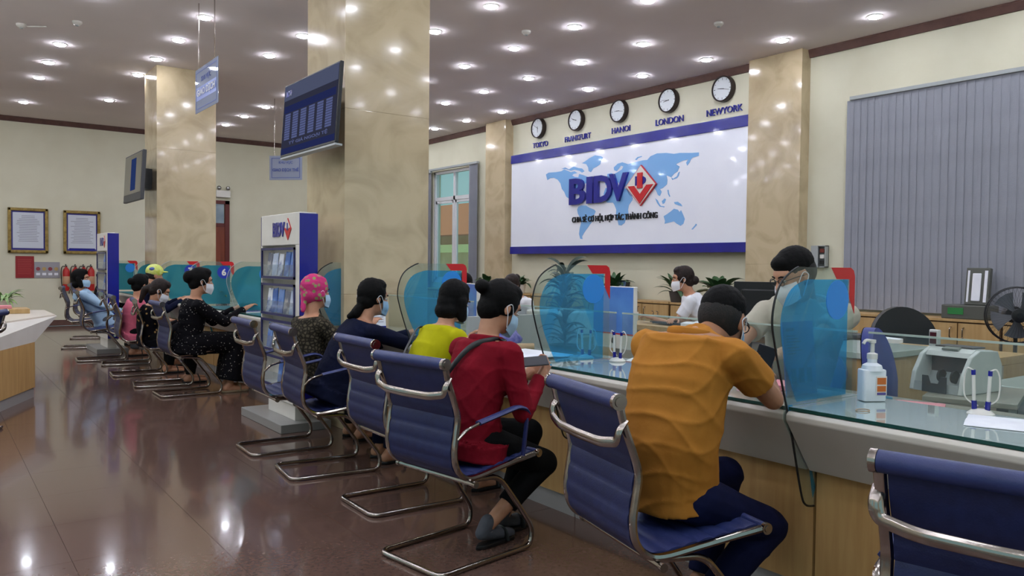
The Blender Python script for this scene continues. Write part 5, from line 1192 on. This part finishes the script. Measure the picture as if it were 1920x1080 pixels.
strap(p, [q(.92, -.09, -.03), q(.95, -.085, .06), q(.8, -.02, .135), q(.6, .07, .145), q(.45, .13, .12), q(.35, .165, .05)], .014, 'bag_strap', M_black)
t = thing('smartphone', 'grey phone held up by the woman in red', 'phone', (2.50, 3.06, .86)); _pl = at(997, 678, y=3.03); orient(t, _pl, UP*.8-CAMF*.45, CAMR*.95+UP*.32)
MB().box((-.038, -.08, -.004), (.038, .08, .004)).build('case', M_dark, t, bevel=.004); MB().box((-.034, -.074, .004), (.034, .074, .0048)).build('screen', mat('phone_grey', '#4a4b50', .15, coat=.5), t)
# woman in yellow
p = person('woman', 'woman in a yellow top with a bob leaning toward the counter', (2.29, 3.98, .535), 4, (2.55, 4.03, 1.13), (12, 18), hands={'L': (2.66, 4.1, .86), 'R': (2.66, 3.86, .86)}, shirt=M_yel, trousers=M_blk, sleeve='short', hair=('bob', M_hair), mask=M_mask, vox=.011, slouch=.05)
collar(p, M_blk, .007, .068, .008, 'neckline')
q = lambda u, s, d: p['spine'](u)+p['sl']*s-p['fw']*d
strap(p, [q(.95, .10, -.02), q(.93, .10, .10), q(.78, .085, .155), q(.5, .03, .165), q(.3, -.06, .15)], .012, 'bag_strap', M_dark)
# woman in navy
p = person('woman', 'woman in a navy jumper with a loose dark ponytail resting her arm on the counter', (2.14, 4.86, .535), 4, (2.43, 4.86, 1.12), (4, 6), hands={'L': (2.8, 5.0, .86), 'R': (2.84, 4.78, .86)}, shirt=M_navyk, trousers=M_navyk, hair=('sidepony', M_hair), mask=M_mask, vox=.011, slouch=.05, elbow={'R': (0, -.6, -.7), 'L': (0, .6, -.8)}, scale=1.02)
# woman in scarf
p = person('woman', 'woman in a snake patterned jacket and pink flowered headscarf', (2.28, 5.56, .53), 10, (2.33, 5.60, 1.13), (10, 0), hands={'L': (2.66, 5.6, .87), 'R': (2.66, 5.4, .87)}, shirt=M_snake, trousers=M_blk, hair=('short', M_scarf), mask=M_mask, vox=.011, slouch=.05, scale=1.02, fold=.004)
m = MB()
for c, r in (((-.018, 0, .045), (.104, .09, .098)), ((-.015, .06, -.005), (.05, .03, .06)), ((-.015, -.06, -.005), (.05, .03, .06)), ((-.06, 0, -.01), (.062, .072, .075)), ((-.09, 0, -.045), (.035, .03, .035))): m.ell(p['hp'](c), r, None, 18, 12)
cone(m, p['hp']((-.10, 0, -.05)), p['hp']((-.12, -.02, -.12)), .022, .02)
bake(m, 'headscarf', .008, M_scarf, p['t'], it=3, fold=.003, ff=25)
# woman black dress
p = person('woman', 'woman in a long black dress with tiny pale flowers and a knotted bun', (2.15, 8.45, .53), 0, (2.27, 8.42, 1.15), (-8, 6), hands={'L': (2.66, 8.55, .86), 'R': (2.68, 8.3, .87)}, shirt=M_dots, trousers=M_dots, skirt=True, hair=('clip', M_hair), mask=M_maskw, vox=.012, slouch=.0, scale=1.1, hem_w=1.15, shoes=mat('tan_sole', '#8c7a60', .6))
# floral blouse woman
p = person('woman', 'woman in a dark flowered blouse with a brown ponytail looking down', (1.98, 9.3, .53), 0, (2.06, 9.25, 1.03), (-20, 25), hands={'L': (2.3, 9.4, .68), 'R': (2.28, 9.2, .68)}, shirt=M_flor, trousers=M_blk, hair=('ponytail', M_hairb), mask=M_maskw, vox=.013, slouch=.06)
# pink person
p = person('person', 'person in a pink blouse with black hair partly hidden by the row', (1.98, 10.25, .53), 0, (2.06, 10.2, 1.07), (20, 5), shirt=M_pinks, trousers=M_blk, hair=('bun', M_hair), vox=.014)
# cap person
p = person('person', 'person in dark clothes wearing a yellow green cap at the far counter', (2.2, 10.85, .53), 5, (2.36, 10.9, 1.17), (0, 10), hands={'L': (2.66, 10.9, .86), 'R': (2.66, 10.7, .86)}, shirt=M_navyk, trousers=M_blk, hair=('short', M_hair), vox=.014)
m = MB(); m.ell(p['hp']((-.012, 0, .055)), (.108, .094, .09), None, 18, 12); m.ell(p['hp']((.09, 0, .06)), (.07, .06, .012), None, 14, 8)
M_cap = mat('cap_lime', '#bcc84a', .7, kind='noise', col2='#d3d98a', scale=30)
bake(m, 'cap', .008, M_cap, p['t'], it=2)
e = MB().ell(p['hp']((-.06, -.075, .075)), (.035, .02, .022), None, 10, 8).build('cap_badge', mat('cap_badge', '#5a6ea8', .6), p['t'], smooth=True); e.location = -p['t'].location
# pale blue jacket
p = person('person', 'person in a pale blue jacket leaning back with black curly hair', (2.0, 12.35, .53), 0, (1.72, 12.3, 1.10), (-25, 0), hands={'L': (2.22, 12.45, .62), 'R': (2.25, 12.2, .62)}, shirt=M_ltb, trousers=M_greyt, hair=('bob', M_hair), mask=M_mask, vox=.013, slouch=-.02, scale=1.05, fold=.005)
# far dark person
p = person('person', 'far person in a black patterned top with dark hair beside the far rack', (2.27, 14.1, .53), 0, (2.33, 14.0, 1.13), (-10, 5), shirt=M_dots, trousers=M_blk, hair=('lowbun', M_hair), vox=.014)
# clerk woman white polo
p = person('woman', 'clerk in a white polo and white mask typing at the back desk', (6.22, 4.92, .53), 125, (5.93, 5.24, 1.235), (140, 5), hands={'L': (5.72, 5.42, .85), 'R': (5.72, 5.12, .85)}, shirt=M_wpolo, trousers=M_blk, sleeve='short', hair=('lowbun', M_hairb), mask=M_maskw, vox=.012, slouch=.02)
# clerk man
p = person('man', 'clerk with glasses and swept black hair bending over the counter papers', (4.12, 2.76, .60), 203, (3.60, 2.43, 1.315), (158, 22), hands={'L': (3.08, 2.30, .88), 'R': (3.12, 2.55, .88)}, scale=1.12, shirt=mat('grey_beige_shirt', '#aaa595', .8, spec=.15), trousers=M_blk, sleeve='short', sex='m', hair=('quiff', M_hair), mask=M_maskw, vox=.011, slouch=.03, glasses=True, feet={'L': (3.85, 2.4, .1), 'R': (3.85, 2.65, .1)})
office_chair(4.24, 2.82, math.radians(195), 'teller chair under the leaning clerk with glasses', M_ochair, .47, .2, .3)
office_chair(6.36, 4.78, math.radians(125), 'teller chair of the clerk in the white polo', M_ochair, .44, .2, .3)
# clerk partly hidden
p = person('person', 'clerk bent down with only dark hair showing behind the woman in red', (5.6, 7.3, .53), 200, (5.35, 7.25, 1.12), (200, 30), shirt=M_wpolo, trousers=M_blk, hair=('bun', M_hairb), vox=.014)
office_chair(5.75, 7.35, math.radians(200), 'teller chair of the clerk bent down behind the woman in red', M_ochair, .44, .2, .3)
p = person('person', 'clerk with black hair hidden behind the red corner of the third screen', (4.3, 6.6, .53), 200, (4.18, 6.45, 1.15), (200, 10), shirt=M_wpolo, trousers=M_blk, hair=('short', M_hair), vox=.014)
office_chair(4.45, 6.65, math.radians(200), 'teller chair of the clerk hidden behind the third screen', M_ochair, .44, .2, .3)
print('objects', len(bpy.data.objects), 'tris', sum(len(o.data.loop_triangles) if o.data.calc_loop_triangles() is None else 0 for o in bpy.data.objects if o.type == 'MESH'))
